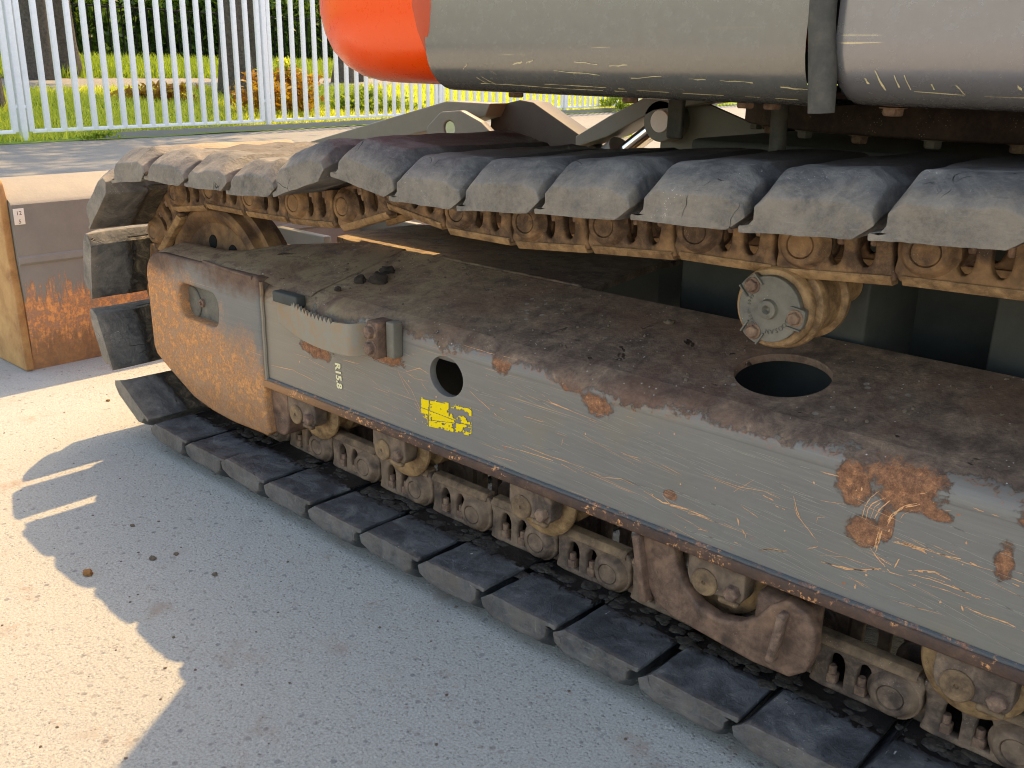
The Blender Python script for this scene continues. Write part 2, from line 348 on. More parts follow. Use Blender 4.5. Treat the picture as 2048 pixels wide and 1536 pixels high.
        col = k.mix(om2, paint, k.ramp(k.noise(150, 6, .85), [(.3, srgb(166, 104, 62)), (.5, srgb(212, 144, 88)), (.7, srgb(238, 176, 118))]))
        browntop = k.step(zz, .405, .455); col = k.mix(browntop, col, k.ramp(mid, [(.3, srgb(78, 58, 50)), (.6, srgb(112, 86, 70)), (.8, srgb(140, 106, 78))]))
        low = k.step(zz, .22, .13); col = k.mix(k.math('MULTIPLY', low, .5), col, k.ramp(mid, [(.3, srgb(96, 66, 48)), (.7, srgb(150, 108, 72))]))
        h = k.math('ADD', k.math('MULTIPLY', om2, -.6), k.math('ADD', k.math('MULTIPLY', mid, .5), k.math('MULTIPLY', f, .35)))
        return k.out(col, .72, k.bump(h, .0018, .9))
    if mode == 'flange':
        brown = k.ramp(k.noise(24, 6, .7), [(.3, srgb(66, 50, 45)), (.55, srgb(92, 68, 56)), (.75, srgb(124, 92, 68))])
        brown = k.mix(k.step(s[0], .35, -.1), brown, srgb(168, 120, 80))
        top = k.step(s[2], .243, .247)
        pt = k.mix(k.step(mid, .52, .6), srgb(84, 88, 90), k.ramp(f, [(.4, srgb(92, 60, 52)), (.7, srgb(214, 160, 130))]))
        col = k.mix(top, brown, pt)
        chip = k.math('MULTIPLY', k.step(k.noise(100, 6, .8), .56, .6), k.step(k.math('ADD', k.noise(14, 4, .7), k.math('MULTIPLY', s[2], 0)), .52, .6)); col = k.mix(chip, col, srgb(232, 160, 104))
        return k.out(col, .7, k.bump(k.math('ADD', mid, f), .002, .8))
def mat_machinepaint(name, col, rough, dirt=.3, scratch=srgb(214, 200, 160), metal=0.0):
    k = M(name, rough, metal); n1 = k.noise(3.5, 6, .6); f = k.noise(60, 6, .75)
    k.b.inputs['Coat Weight'].default_value = .35; k.b.inputs['Coat Roughness'].default_value = .18
    c = k.mix(k.math('MULTIPLY', k.step(n1, .4, .7), dirt), col, srgb(150, 140, 126))
    c = k.mix(k.math('MULTIPLY', k.step(f, .5, .75), dirt * .5), c, srgb(170, 160, 148))
    sc = k.noise(1, 3, .5, 0, k.mapped((4, 60, 300), (0, math.radians(6), 0))); s = k.sep(k.obj)
    m_ = k.math('MULTIPLY', k.math('MULTIPLY', k.step(sc, .685, .70), k.step(k.noise(9, 2), .5, .56)), k.step(s[2], .93, .90)); c = k.mix(m_, c, scratch)
    return k.out(c, k.ramp(f, [(.3, (rough - .05,) * 3 + (1,)), (.75, (rough + .12,) * 3 + (1,))]), k.bump(n1, .004, .25))
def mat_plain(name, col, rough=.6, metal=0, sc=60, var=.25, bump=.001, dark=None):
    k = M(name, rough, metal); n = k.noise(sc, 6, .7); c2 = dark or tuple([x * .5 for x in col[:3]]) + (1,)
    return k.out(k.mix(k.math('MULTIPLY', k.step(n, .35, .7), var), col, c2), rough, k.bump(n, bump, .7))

MT = {}
MT['concrete'] = mat_concrete(); MT['asphalt'] = mat_asphalt(); MT['rubber'] = mat_rubber(); MT['rubber_dusty'] = mat_rubber(True); MT['rubber_lower'] = mat_rubber(False, True)
MT['link'] = mat_dustysteel('link_steel', [srgb(46, 37, 33), srgb(84, 69, 60), srgb(116, 96, 82), srgb(160, 132, 106)], sc=34)
MT['linkhi'] = mat_dustysteel('link_steel_ochre', [srgb(44, 33, 27), srgb(84, 63, 48), srgb(120, 92, 68), srgb(180, 136, 92)], sc=42)
MT['rail'] = mat_dustysteel('rail_steel', [srgb(72, 54, 40), srgb(128, 99, 70), srgb(162, 128, 92), srgb(204, 164, 118)], sc=50, rough=.6)
MT['roller'] = mat_dustysteel('roller_steel', [srgb(62, 48, 38), srgb(104, 82, 62), srgb(136, 108, 80), srgb(180, 146, 104)], sc=40)
MT['linkrail'] = mat_dustysteel('link_rail', [srgb(64, 51, 43), srgb(106, 86, 70), srgb(136, 111, 88), srgb(180, 148, 112)], sc=38)
MT['idler'] = mat_dustysteel('idler_steel', [srgb(52, 38, 28), srgb(92, 67, 48), srgb(124, 93, 64), srgb(176, 132, 84)], sc=16)
MT['rust'] = mat_dustysteel('rust_brown', [srgb(64, 48, 40), srgb(100, 76, 62), srgb(128, 98, 80), srgb(160, 122, 94)], sc=36)
MT['bolt'] = mat_dustysteel('bolt_rust', [srgb(70, 54, 46), srgb(106, 82, 69), srgb(134, 106, 88), srgb(172, 140, 112)], sc=80)
MT['capgrey'] = mat_dustysteel('cap_grey', [srgb(72, 68, 62), srgb(98, 95, 88), srgb(110, 107, 98), srgb(138, 126, 108)], sc=30, rough=.6)
MT['side'] = mat_framepaint('side'); MT['top'] = mat_framepaint('top'); MT['end'] = mat_framepaint('end'); MT['flange'] = mat_framepaint('flange')
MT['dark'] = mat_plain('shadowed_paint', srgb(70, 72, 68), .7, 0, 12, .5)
MT['grey'] = mat_machinepaint('machine_grey', srgb(124, 124, 121), .22, .08, metal=.55)
MT['grey2'] = mat_machinepaint('machine_grey_pale', srgb(136, 134, 136), .22, .08, metal=.5)
MT['orange'] = mat_machinepaint('machine_orange', srgb(252, 78, 0), .28, .0, srgb(120, 70, 40))
MT['orangedull'] = mat_machinepaint('machine_orange_edge', srgb(196, 66, 26), .45, .12, srgb(120, 70, 40))
MT['black'] = mat_plain('black_rubber', srgb(66, 64, 60), .6, 0, 40, .5, .002, srgb(104, 98, 86))
MT['slew'] = mat_dustysteel('slew_rust', [srgb(38, 28, 27), srgb(58, 42, 38), srgb(74, 56, 48), srgb(104, 84, 66)], sc=26)
MT['green'] = mat_plain('boom_paint', srgb(112, 110, 98), .5, 0, 14, .35, .001, srgb(92, 92, 82))
MT['greendark'] = mat_plain('boom_paint_dark', srgb(62, 56, 48), .6, 0, 14, .35)
MT['chrome'] = mat_plain('chrome_rod', srgb(225, 225, 225), .12, 1.0, 30, .1, .0002)
MT['white'] = mat_plain('fence_white', srgb(232, 233, 236), .45, 0, 26, .16, .001, srgb(160, 160, 160))
MT['bark'] = mat_plain('bark', srgb(104, 94, 84), .95, 0, 22, .7, .03, srgb(52, 46, 40))
MT['sticker'] = mat_plain('sticker_white', srgb(232, 222, 208), .5, 0, 20, .15)
MT['ink'] = mat_plain('ink', srgb(96, 72, 60), .6)
MT['yellow'] = mat_plain('sticker_yellow', srgb(250, 214, 0), .45, 0, 90, .2, .0005, srgb(214, 176, 10))
MT['cream'] = mat_plain('paint_mark', srgb(238, 226, 180), .6)
MT['scratch'] = mat_plain('scratch_orange', srgb(240, 180, 128), .6, 0, 300, .6, .0005, srgb(190, 120, 80))
MT['pale'] = mat_plain('scratch_pale', srgb(168, 160, 146), .6, 0, 300, .4, .0005)
MT['grime'] = mat_plain('grime', srgb(40, 36, 33), .75, 0, 160, .8, .003, srgb(84, 74, 62))
MT['mud'] = mat_plain('mud', srgb(64, 54, 46), .95, 0, 120, .6, .004)
MT['stone'] = mat_plain('stone', srgb(150, 104, 60), .9, 0, 90, .6, .003)
MT['pebble'] = mat_plain('pebble', srgb(112, 96, 82), .9, 0, 90, .6, .003)
def mat_blade():
    k = M('blade_steel', .6); s = k.sep(k.obj); f = k.noise(60, 7, .8); mid = k.noise(14, 6, .7)
    paint = k.mix(mid, srgb(116, 112, 106), srgb(144, 137, 127))
    st = k.noise(1, 6, .75, 0, k.mapped((30, 70, 9))); z = k.math('ADD', s[2], k.math('MULTIPLY', k.math('SUBTRACT', st, .5), -.32))
    om = k.math('MULTIPLY', k.step(z, .25, .20), k.math('MAXIMUM', k.step(f, .38, .55), .5))
    col = k.mix(om, paint, k.ramp(f, [(.3, srgb(176, 106, 64)), (.5, srgb(222, 144, 86)), (.7, srgb(244, 178, 116))]))
    low = k.step(z, .13, .06); col = k.mix(k.math('MULTIPLY', low, .8), col, k.ramp(mid, [(.3, srgb(120, 84, 60)), (.7, srgb(176, 128, 84))]))
    return k.out(col, .62, k.bump(k.math('SUBTRACT', f, om), .002, .8))
MT['blade'] = mat_blade()
MT['bladeend'] = mat_dustysteel('blade_end_rust', [srgb(128, 84, 52), srgb(168, 122, 76), srgb(184, 140, 90), srgb(200, 158, 104)], sc=14)
def mat_leaf(name, a, b, tr=.35):
    k = M(name, .55); r = k.n.new('ShaderNodeTexNoise'); r.inputs['Scale'].default_value = 3; k.ln(k.obj, r.inputs['Vector'])
    gi = k.n.new('ShaderNodeNewGeometry'); c = k.mix(gi.outputs['Random Per Island'], a, b)
    k.ln(c, k.b.inputs['Base Color'])
    t = k.n.new('ShaderNodeBsdfTranslucent'); k.ln(k.mix(.5, c, b), t.inputs[0]); mx = k.n.new('ShaderNodeMixShader'); mx.inputs[0].default_value = tr
    k.ln(k.b.outputs[0], mx.inputs[1]); k.ln(t.outputs[0], mx.inputs[2]); k.ln(mx.outputs[0], k.n['Material Output'].inputs[0]); return k.m
MT['grass'] = mat_leaf('grass', srgb(160, 184, 62), srgb(232, 232, 104), .6); MT['grass_far'] = mat_leaf('grass_far', srgb(96, 128, 44), srgb(168, 186, 66), .5)
MT['leaf'] = mat_leaf('leaf', srgb(58, 86, 34), srgb(112, 140, 50), .45)
MT['leafred'] = mat_leaf('leaf_red', srgb(150, 84, 48), srgb(196, 160, 50), .45)
MT['turf'] = mat_plain('turf', srgb(128, 152, 56), .95, 0, 8, .5, .03, srgb(92, 108, 42))
# ------------------------------------------------------------------ ground
def grid_me(x0, x1, y0, y1, nx, ny, zf):
    xs = np.linspace(x0, x1, nx); ys = np.linspace(y0, y1, ny)
    v = [(x, y, zf(x, y)) for x in xs for y in ys]
    f = [(i * ny + j, (i + 1) * ny + j, (i + 1) * ny + j + 1, i * ny + j + 1) for i in range(nx - 1) for j in range(ny - 1)]
    me = frompy(v, f); shade(me, 180); return me
def fenceX(y): return -9.4 - .13 * (y - 3.2)
ground = tag(link('ground', grid_me(-200, 200, -200, 200, 3, 3, lambda x, y: -.012), MT['asphalt']), None, kind='structure')
yard = tag(link('concrete_yard', grid_me(-2.62, 9, -9, 9, 24, 24, lambda x, y: 0.0), MT['concrete']), None, kind='structure')
yard2 = tag(link('paved_yard', grid_me(-9.25, -2.64, -6, 26, 3, 3, lambda x, y: -.004), MT['asphalt']), None, kind='structure')
def terr(d):   # rise of the bank beyond the fence
    P = [(0, -.002), (.4, .02), (3.2, .40), (6.5, .50), (9, .68), (15, .95), (40, 2.2)]
    for (a, b), (c, e) in zip(P, P[1:]):
        if d <= c: return b + (e - b) * max(0, (d - a)) / (c - a)
    return 2.2
def strip(name, d0, d1, mat, nx=8, ny=60, dz=0, y0=-8, y1=46, wob=.02):
    v = []; f = []
    for i in range(nx):
        d = d0 + (d1 - d0) * i / (nx - 1)
        for j in range(ny):
            y = y0 + (y1 - y0) * j / (ny - 1)
            v.append((fenceX(y) - d + .2, y, terr(d) + dz + wob * nz((d, y, 0), 1.3)))
    for i in range(nx - 1):
        for j in range(ny - 1): f.append((i * ny + j, i * ny + j + 1, (i + 1) * ny + j + 1, (i + 1) * ny + j))
    me = frompy(v, f); shade(me, 180); return tag(link(name, me, mat), None, kind='structure')
strip('verge', 0, 3.3, MT['turf']); strip('road', 3.3, 6.6, MT['asphalt'], wob=.0); strip('far_verge', 6.6, 40, MT['turf'], nx=14)
box('kerb', (-9.62, -9.30, 3.5, 4, -.05, .01), MT['concrete'], bev=.01).select_set(False)
kb = bpy.data.objects['kerb']; kb.data = extr_me([(0, 0), (.12, 0), (.12, .09), (0, .09)], -10, 7, ang=30)
kb.data.materials.append(MT['asphalt']); kb.rotation_euler = (0, 0, math.radians(90) + math.atan(.13)); kb.location = (fenceX(14) + .13, 14, -.03); tag(kb, None, kind='structure')

# grass blades on the verges
def grass(name, n, d0, d1, y0, y1, h, mat, dens=None, wd=.012):
    v = np.zeros((n, 3, 3)); y = rng.uniform(y0, y1, n); d = rng.uniform(d0, d1, n)
    for i in range(n):
        b = np.array([fenceX(y[i]) - d[i] + .2, y[i], terr(d[i]) - .01]); a = rng.uniform(0, 6.28); hh = h * rng.uniform(.5, 1.3)
        ww = wd * rng.uniform(.7, 1.5); dx, dy = math.cos(a) * ww, math.sin(a) * ww
        v[i, 0] = b + (dx, dy, 0); v[i, 1] = b - (dx, dy, 0); v[i, 2] = b + (rng.normal(0, .35) * hh, rng.normal(0, .35) * hh, hh)
    me = bpy.data.meshes.new('m'); me.vertices.add(n * 3); me.vertices.foreach_set('co', v.ravel()); me.loops.add(n * 3)
    me.loops.foreach_set('vertex_index', np.arange(n * 3)); me.polygons.add(n); me.polygons.foreach_set('loop_start', np.arange(n) * 3); me.polygons.foreach_set('loop_total', np.full(n, 3)); me.update(); me.validate()
    return tag(link(name, me, mat), 'green grass growing on the bank beyond the white fence', 'grass', kind='stuff')
grass('grass', 60000, .1, 3.4, -1, 22, .10, MT['grass'])
g2 = grass('tall_grass', 26000, 6.5, 10.5, 0, 26, .22, MT['grass_far'], wd=.02); g2['label'] = 'tall grass along the far side of the road under the trees'
# ------------------------------------------------------------------ the excavator
EX = empty('excavator', 'orange and grey crawler excavator with rubber padded tracks and a front blade', 'excavator', (.97, .97, 0))
EXI = EX.matrix_basis.inverted()
def part(name, me, mat, smooth=None, parent=None, **kw):
    """meshes are modelled in yard coordinates; the part keeps them by an inverse parent offset"""
    o = link(name, me, mat, None, smooth); o.parent = parent or EX
    if parent is None: o.matrix_parent_inverse = EXI
    for a, b in kw.items(): o[a] = b
    return o
P = .154; CY = .075                                             # chain pitch, chain centre line
pins = [(P * n, .10) for n in range(15, -3, -1)]
for a in (-102, -138, -174, 150, 114):
    pins.append((-.40 + .2525 * math.cos(math.radians(a)), .3525 + .2525 * math.sin(math.radians(a))))
pins += [(-.352, .603), (-.197, .604), (-.040, .608), (.113, .617), (.267, .664), (.421, .643), (.575, .643), (.728, .656), (.882, .667), (1.036, .669), (1.19, .681), (1.344, .686), (1.498, .69), (1.65, .69), (1.80, .684), (1.955, .675), (2.10, .66), (2.25, .64)]

# --- one link strand: plate with two openings, boss, pin, inner eye
def link_me(side):
    o = [(-.040, -.033), (-.02, -.036), (.035, -.036)] + circ(.077, 0, .0375, 12, a0=-80, a1=18) + [(.1155, .030), (.108, .0425), (.095, .046), (-.030, .046), (-.043, .040), (-.036, .018), (-.035, -.014)]
    def win(cx, wdt): return [(cx - wdt, -.026), (cx + wdt, -.026), (cx + wdt, .004)] + circ(cx, .004, wdt, 8, rz=.022, a0=0, a1=180)[1:-1] + [(cx - wdt, .004)]
    hs = [win(-.0025, .0115), win(.0365, .0105)]
    ms = [plate_me(roundpoly(o, [0.004] * len(o), 2), hs, .010, .028, .004)]
    ms.append(lathe_me([(.0, -.001), (.0165, -.001), (.0178, .0012), (.0190, -.002), (.0245, -.002), (.0275, .0), (.0305, .006), (.036, .0125)], 32, (.077, 0, 0), 60))   # pin face and boss
    ms.append(plate_me(circ(-.077, 0, .034, 20), (), .027, .047, .003))                                                    # inner eye
    ms.append(plate_me([(-.077, -.034), (-.03, -.036), (-.03, .04), (-.077, .03)], (), .0255, .040, .002))
    me = joinme(ms)
    if side < 0:
        me.transform(Matrix.Diagonal((1, -1, 1, 1))); me.transform(Matrix.Translation((0, 2 * CY, 0))); me.flip_normals()
    return me
LK = link_me(1); LKI = link_me(-1)
for me_ in (LK, LKI):
    me_.materials.append(MT['link']); shade(me_, 40)
LKU = LK.copy(); LKU.materials[0] = MT['linkhi']; LKIU = LKI.copy(); LKIU.materials[0] = MT['linkhi']
nutm = joinme([box_me(-.0085, .0085, .009, .026, -.030, -.012, .003), lathe_me([(0, .012), (.005, .012), (.006, .010), (.006, 0)], 14)])
# stub stands up along +Z
nutm = box_me(-.0088, .0088, .012, .028, -.034, -.013, .003)
st_ = lathe_me([(0, .008), (.0048, .008), (.006, .006), (.006, -.004)], 14); st_.transform(Matrix.Rotation(math.radians(90), 4, 'X')); st_.transform(Matrix.Translation((0, .020, -.010)))
NUT = joinme([nutm, st_]); NUT.materials.append(MT['bolt']); shade(NUT, 40)

SQ = lambda me, k=.90: [setattr(v.co, 'z', v.co.z * k) for v in me.vertices if v.co.z > 0]
for m_ in (LK, LKI, LKU, LKIU): SQ(m_)
def rail_me(side):
    r0 = extr_me([(.0075, .0345), (.0065, .037), (.0125, .0475), (.0145, .0485), (.031, .0485), (.031, .034)], -.036, .104, ang=50)
    if side < 0: r0.transform(Matrix.Diagonal((1, -1, 1, 1))); r0.transform(Matrix.Translation((0, 2 * CY, 0))); r0.flip_normals()
    SQ(r0); r0.materials.append(MT['rail']); return r0
RAIL = rail_me(1); RAILI = rail_me(-1); RAILB = RAIL.copy(); RAILB.materials[0] = MT['linkrail']
# --- rubber shoe
def shoe_me(seed, wear=0.0, side=1):
    key = [(.086, -.031, .0012), (.0865, -.0375, .0025), (.075, -.0435, .008), (.0675, -.056, .008), (.0665, -.078, .006), (.052, -.101, .006), (-.044, -.101, .006), (-.068, -.084, .008), (-.0725, -.058, .006), (-.050, -.031, .003)]
    tip = roundpoly([(a_, b_) for a_, b_, c_ in key], [c_ for a_, b_, c_ in key], 3)
    tip = [p for i_, p in enumerate(tip) if i_ == 0 or (Vector(p) - Vector(tip[i_ - 1])).length > 2e-4]
    dense = []
    for i_, p in enumerate(tip):
        q_ = tip[(i_ + 1) % len(tip)]; L_ = (Vector(q_) - Vector(p)).length; m_ = max(1, int(L_ / .010))
        for t in range(m_): dense.append((p[0] + (q_[0] - p[0]) * t / m_, p[1] + (q_[1] - p[1]) * t / m_))
    tip = dense
    st = [(-.1400, .52, .0022), (-.1399, .55, .0008), (-.1392, .575, .0), (-.1372, .605, 0), (-.130, .69, 0), (-.120, .79, 0), (-.110, .88, 0), (-.1015, .95, 0), (-.098, .97, 0), (-.093, .988, 0), (-.085, .995, 0), (-.07, 1, 0), (-.052, 1, 0), (-.038, 1, 0), (-.034, 1, 0), (-.022, 1, 0),
          (-.01, 1, 0), (.03, 1, 0), (.075, 1, 0), (.12, 1, 0), (.17, 1, 0), (.21, 1, 0), (.24, 1, 0), (.252, .97, 0), (.272, .76, 0), (.288, .56, .0), (.290, .50, .003)]
    r = random.Random(seed); v = []; n = len(tip); f = []; tilt = r.uniform(-.05, .05)
    for j, (y, k, ins) in enumerate(st):
        for u, w_ in tip:
            kk = k if w_ < -.039 else 1
            d = w_ + .031
            ww = -.031 + d * (kk if d < 0 else 1)
            if wear and w_ < -.07: ww += wear * (.5 + nz((u, y, 0), 18, seed))
            uu = u - math.copysign(ins, u) * min(1, abs(u) / .05)
            if w_ > -.032 and y > -.036: ww = -.0350
            e = nz((u, y, w_), 16, seed) * .0020 + nz((u, y, w_), 70, seed) * .0010
            if w_ < -.05: e *= 1.6 + 18 * abs(wear)
            v.append((uu + nz((u, y, w_), 20, seed + 9) * .0012, y + (nz((u, y, w_), 30, seed + 5) * .001 if y > -.139 else 0), ww + e))
    m_ = len(st)
    for j in range(m_ - 1):
        for i in range(n): f.append((j * n + i, (j + 1) * n + i, (j + 1) * n + (i + 1) % n, j * n + (i + 1) % n))
    for base, rev, y in ((0, False, st[0][0]), ((m_ - 1) * n, True, st[-1][0])):
        ring = [v[base + i] for i in range(n)]; c = np.mean(ring, axis=0); b2 = len(v)
        for p in ring: v.append((c[0] + (p[0] - c[0]) * .86, y, c[2] + (p[2] - c[2]) * .8))
        for i in range(n):
            q = (base + i, base + (i + 1) % n, b2 + (i + 1) % n, b2 + i); f.append(q[::-1] if rev else q)
        f.append(tuple(range(b2 + n - 1, b2 - 1, -1)) if rev else tuple(range(b2, b2 + n)))
    me = frompy(v, f); bm = bmesh.new(); bm.from_mesh(me); bmesh.ops.recalc_face_normals(bm, faces=bm.faces[:]); bm.to_mesh(me); bm.free()
    me.materials.append(MT['rubber']); shade(me, 55); return me
SHOES = [shoe_me(i) for i in range(6)]; WORN = [shoe_me(20 + i, .012) for i in range(4)]
LOWER = [m_.copy() for m_ in SHOES]
for m_ in LOWER: m_.materials[0] = MT['rubber_lower']
DUSTY = [m_.copy() for m_ in SHOES[:4]]
for m_ in DUSTY: m_.materials[0] = MT['rubber_dusty']
def frame_of(a, b):
    a = Vector((a[0], 0, a[1])); b = Vector((b[0], 0, b[1])); u = (a - b).normalized(); v = Vector((-u.z, 0, u.x)); mid = (a + b) / 2
    return Matrix(((u.x, 0, v.x, mid.x), (0, 1, 0, 0), (u.z, 0, v.z, mid.z), (0, 0, 0, 1)))
def obj_at(name, me, mtx, parent=None):
    o = bpy.data.objects.new(name, me); COL.objects.link(o); o.parent = parent or EX
    if parent is None: o.matrix_parent_inverse = EXI
    o.matrix_basis = mtx; return o
rr = random.Random(3)
for i, (a, b) in enumerate(zip(pins, pins[1:])):
    F = frame_of(a, b); vis = i < 40
    upper = i >= 18
    lk = obj_at('track_link', LKU if upper else LK, F)
    for cx in (-.0105, .0315): obj_at('nut', NUT, Matrix.Translation((cx, 0, 0)), lk)
    li = obj_at('inner_track_link', LKIU if upper else LKI, F)
    obj_at('rail', RAIL if upper else RAILB, Matrix.Identity(4), lk); obj_at('rail', RAILI, Matrix.Identity(4), li)
    sm = SHOES[rr.randrange(6)]
    if i < 18: sm = LOWER[rr.randrange(6)]
    if 18 <= i <= 22: sm = DUSTY[i % 4]
    if 23 <= i <= 25: sm = WORN[i % 4]
    J = Matrix.Translation((rr.uniform(-.0014, .0014), rr.uniform(-.003, .003), rr.uniform(-.0018, .0018))) @ Matrix.Rotation(rr.uniform(-.02, .02), 4, 'Y') @ Matrix.Rotation(rr.uniform(-.012, .012), 4, 'Z')
    if i == 15: J = Matrix.Translation((0, .0, .004)) @ Matrix.Rotation(.05, 4, 'Y')
    sh = obj_at('rubber_shoe', sm, F @ J)

# --- side frame of the near track
FX0, FX1 = -.10, 2.35
side = part('track_frame', plate_me([(FX0, .236), (FX1, .236), (FX1, .412), (FX0, .412)], [circ(.453, .3735, .0405, 32, rz=.0355)], -.055, -.040, .0008), MT['side'])
zt = lambda y: .503 - (.2 - y) * math.tan(math.radians(13.5))       # sloping top plane
bend = [(-.055, .410), (-.0548, .418), (-.053, .427), (-.048, .4345), (-.040, .4405), (-.030, .4455), (-.018, zt(-.018))]
bb = extr_me(bend + [(y + .010, z - .012) for y, z in reversed(bend)], FX0, FX1, ang=60)
part('bent_edge', bb, MT['side'], parent=side)
tp = curve_me([(FX0, 0), (FX1, 0), (FX1, .2243), (.02, .2243), (FX0, .03)], [circ(.996, .0955, .068, 44, rz=.061)], .012, .0008)
# local (a,b,c): a along X, b up the slope, c normal
an = math.radians(13.5)
tp.transform(Matrix(((1, 0, 0, 0), (0, math.cos(an), -math.sin(an), -.018), (0, math.sin(an), math.cos(an), zt(-.018)), (0, 0, 0, 1))) @ Matrix.Translation((0, 0, -.006)))
shade(tp, 40)
part('top_plate', tp, MT['top'], parent=side)
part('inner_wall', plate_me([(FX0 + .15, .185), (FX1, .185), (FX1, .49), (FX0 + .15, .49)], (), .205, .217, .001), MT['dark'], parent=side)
part('baffle', box_me(1.035, 1.045, -.03, .19, .26, .44, .001), MT['green'], parent=side)
fl = box_me(FX0, FX1, -.064, .0, .228, .2445, .003)
part('lower_flange', fl, MT['flange'], parent=side)
part('weld_bead', tube_me([(FX0 + i * .012, -.0565 + .0006 * math.sin(i * 2.1), .2455) for i in range(200)], .004, 8), MT['flange'], parent=side)
# seam behind the ridge and the leg of the centre frame
lm = curve_me([(-.11, .200), (-.02, .212), (.548, .212), (.52, .33), (.49, .52), (.56, .9), (.05, .9), (-.05, .62), (-.20, .46), (-.21, .32), (-.19, .22)], (), .014, .001); lm.transform(Matrix.Translation((0, 0, .492)))
leg = part('centre_frame_leg', lm, MT['top'], 40)
part('leg_wall', joinme([
    frompy([(.545, .213, .494), (.518, .33, .494), (.488, .52, .494), (.56, .9, .494), (.56, .9, .26), (.488, .52, .26), (.518, .33, .26), (.545, .215, .26)], [(0, 7, 6, 1), (1, 6, 5, 2), (2, 5, 4, 3)])]), MT['green'], parent=leg)
part('leg_seam', tube_me([(-.09 + .0155 * i, .209 + .0008 * math.sin(i * 1.7), .5005 + .0006 * math.sin(i * 2.3)) for i in range(41)], .0038, 8), MT['top'], parent=leg)
part('leg_shade_plate', box_me(-.36, .60, .33, .84, .615, .640, .004), MT['greendark'])  # unseen plate, added only to keep the sun off the leg
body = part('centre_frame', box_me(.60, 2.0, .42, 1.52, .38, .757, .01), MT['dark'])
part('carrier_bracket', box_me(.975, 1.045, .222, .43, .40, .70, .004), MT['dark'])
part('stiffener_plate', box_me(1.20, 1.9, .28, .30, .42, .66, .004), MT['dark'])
# --- fork end with the rounded idler guard
eo = roundpoly([(-.545, .395), (-.545, .205), (-.375, .134), (-.215, .118), (-.075, .122), (-.012, .135), (.004, .232), (-.083, .240), (-.083, .468), (-.30, .470)], [.0, .03, .05, .03, .02, .02, .01, .003, .012, .05], 6)
eo = [(-.545, .395)] + circ(-.475, .395, .07, 7, rz=.062, a0=178, a1=95) + [(-.30, .461), (-.092, .463), (-.083, .458), (-.083, .240), (-.085, .20), (-.079, .155), (-.074, .128), (-.085, .119), (-.215, .115), (-.30, .120), (-.375, .133), (-.50, .188), (-.532, .205), (-.543, .225)]
slot = roundpoly([(-.40, .322), (-.245, .338), (-.245, .392), (-.40, .396)], .030, 7)
slot = [(-.388, .335), (-.35, .318), (-.29, .327), (-.262, .333), (-.248, .35), (-.252, .376), (-.275, .39), (-.36, .392), (-.39, .385), (-.399, .36)]
slot = [(-.322 + (a_ + .322) * 1.12, .356 + (b_ - .356) * 1.15) for a_, b_ in slot]; slot = roundpoly([(-.404, .322), (-.246, .322), (-.238, .398), (-.404, .402)], .033, 7)
endp = part('idler_guard', plate_me(eo, [slot], -.066, -.028, .007), MT['end'])
G = []   # x, front y, front z, mid z, back y, back z
for x, dz in ((-.546, -.075), (-.541, -.052), (-.530, -.031), (-.512, -.014), (-.485, -.004), (-.45, 0), (-.40, 0), (-.35, 0), (-.30, 0), (-.25, 0), (-.20, 0), (-.16, 0), (-.12, 0), (-.095, 0)):
    yb = float(np.interp(x, [-.27, -.24, -.20, -.16, -.12, -.09], [.010, .028, .085, .128, .162, .188])); zb_ = float(np.interp(x, [-.32, -.24, -.20, -.09], [.474, .482, .493, .500]))
    G.append((x, -.0575, .4605 + dz, .4685 + dz, yb, zb_ + dz))
for x, yb in ((-.07, .200), (-.045, .206), (-.02, .209), (.005, .210), (.03, .210), (.06, .211)):
    G.append((x, -.040, .4425, .4525, yb, .5035))
va, fa = [], []
for x, yf, zf, zm, yb, zb in G:
    ym = yf + .028
    va += [(x, yf, zf), (x, (yf + ym) / 2, (zf + zm) / 2 + .003), (x, ym, zm + .001), (x, (ym + yb) / 2, (zm + zb) / 2 + .002), (x, yb - .006, zb + .002), (x, yb, zb - .003), (x, yb + .001, zb - .035)]
for i in range(len(G) - 1):
    for k in range(6): fa.append((i * 7 + k, i * 7 + k + 1, i * 7 + k + 8, i * 7 + k + 7))
part('guard_top', frompy(va, fa), MT['top'], 60, parent=endp)
part('nose_gusset', plate_me(roundpoly([(-.12, .234), (-.022, .230), (-.026, .16), (-.034, .134), (-.05, .124), (-.12, .121)], [.002, .004, .02, .012, .02, .002], 4), (), -.048, .02, .005), MT['rust'], parent=endp)
part('lifting_lip', tube_me([(-.295, -.058, .462), (-.22, -.063, .4605), (-.16, -.065, .459), (-.10, -.065, .458)], .0045, 8), MT['end'], parent=endp)
part('guard_weld', tube_me([(-.0815 + .0006 * math.sin(i), -.058, .24 + i * .0096) for i in range(23)], .0045, 8), MT['side'], parent=endp)
part('axle_block', box_me(-.42, -.22, -.036, -.012, .30, .41, .004), MT['capgrey'], parent=endp)
part('grease_nipple', lathe_me([(0, -.010), (.0035, -.010), (.0045, -.006), (.009, -.005), (.010, 0)], 20, (-.352, -.036, .357)), MT['bolt'], parent=endp)
part('axle_disc', lathe_me([(0, -.004), (.036, -.004), (.038, -.002), (.038, 0)], 36, (-.395, -.036, .352)), MT['capgrey'], parent=endp)
part('inner_fork', plate_me([(-.54, .40), (-.54, .22), (-.30, .12), (.1, .13), (.1, .49), (-.1, .47), (-.45, .46)], (), .165, .20, .004), MT['rust'])
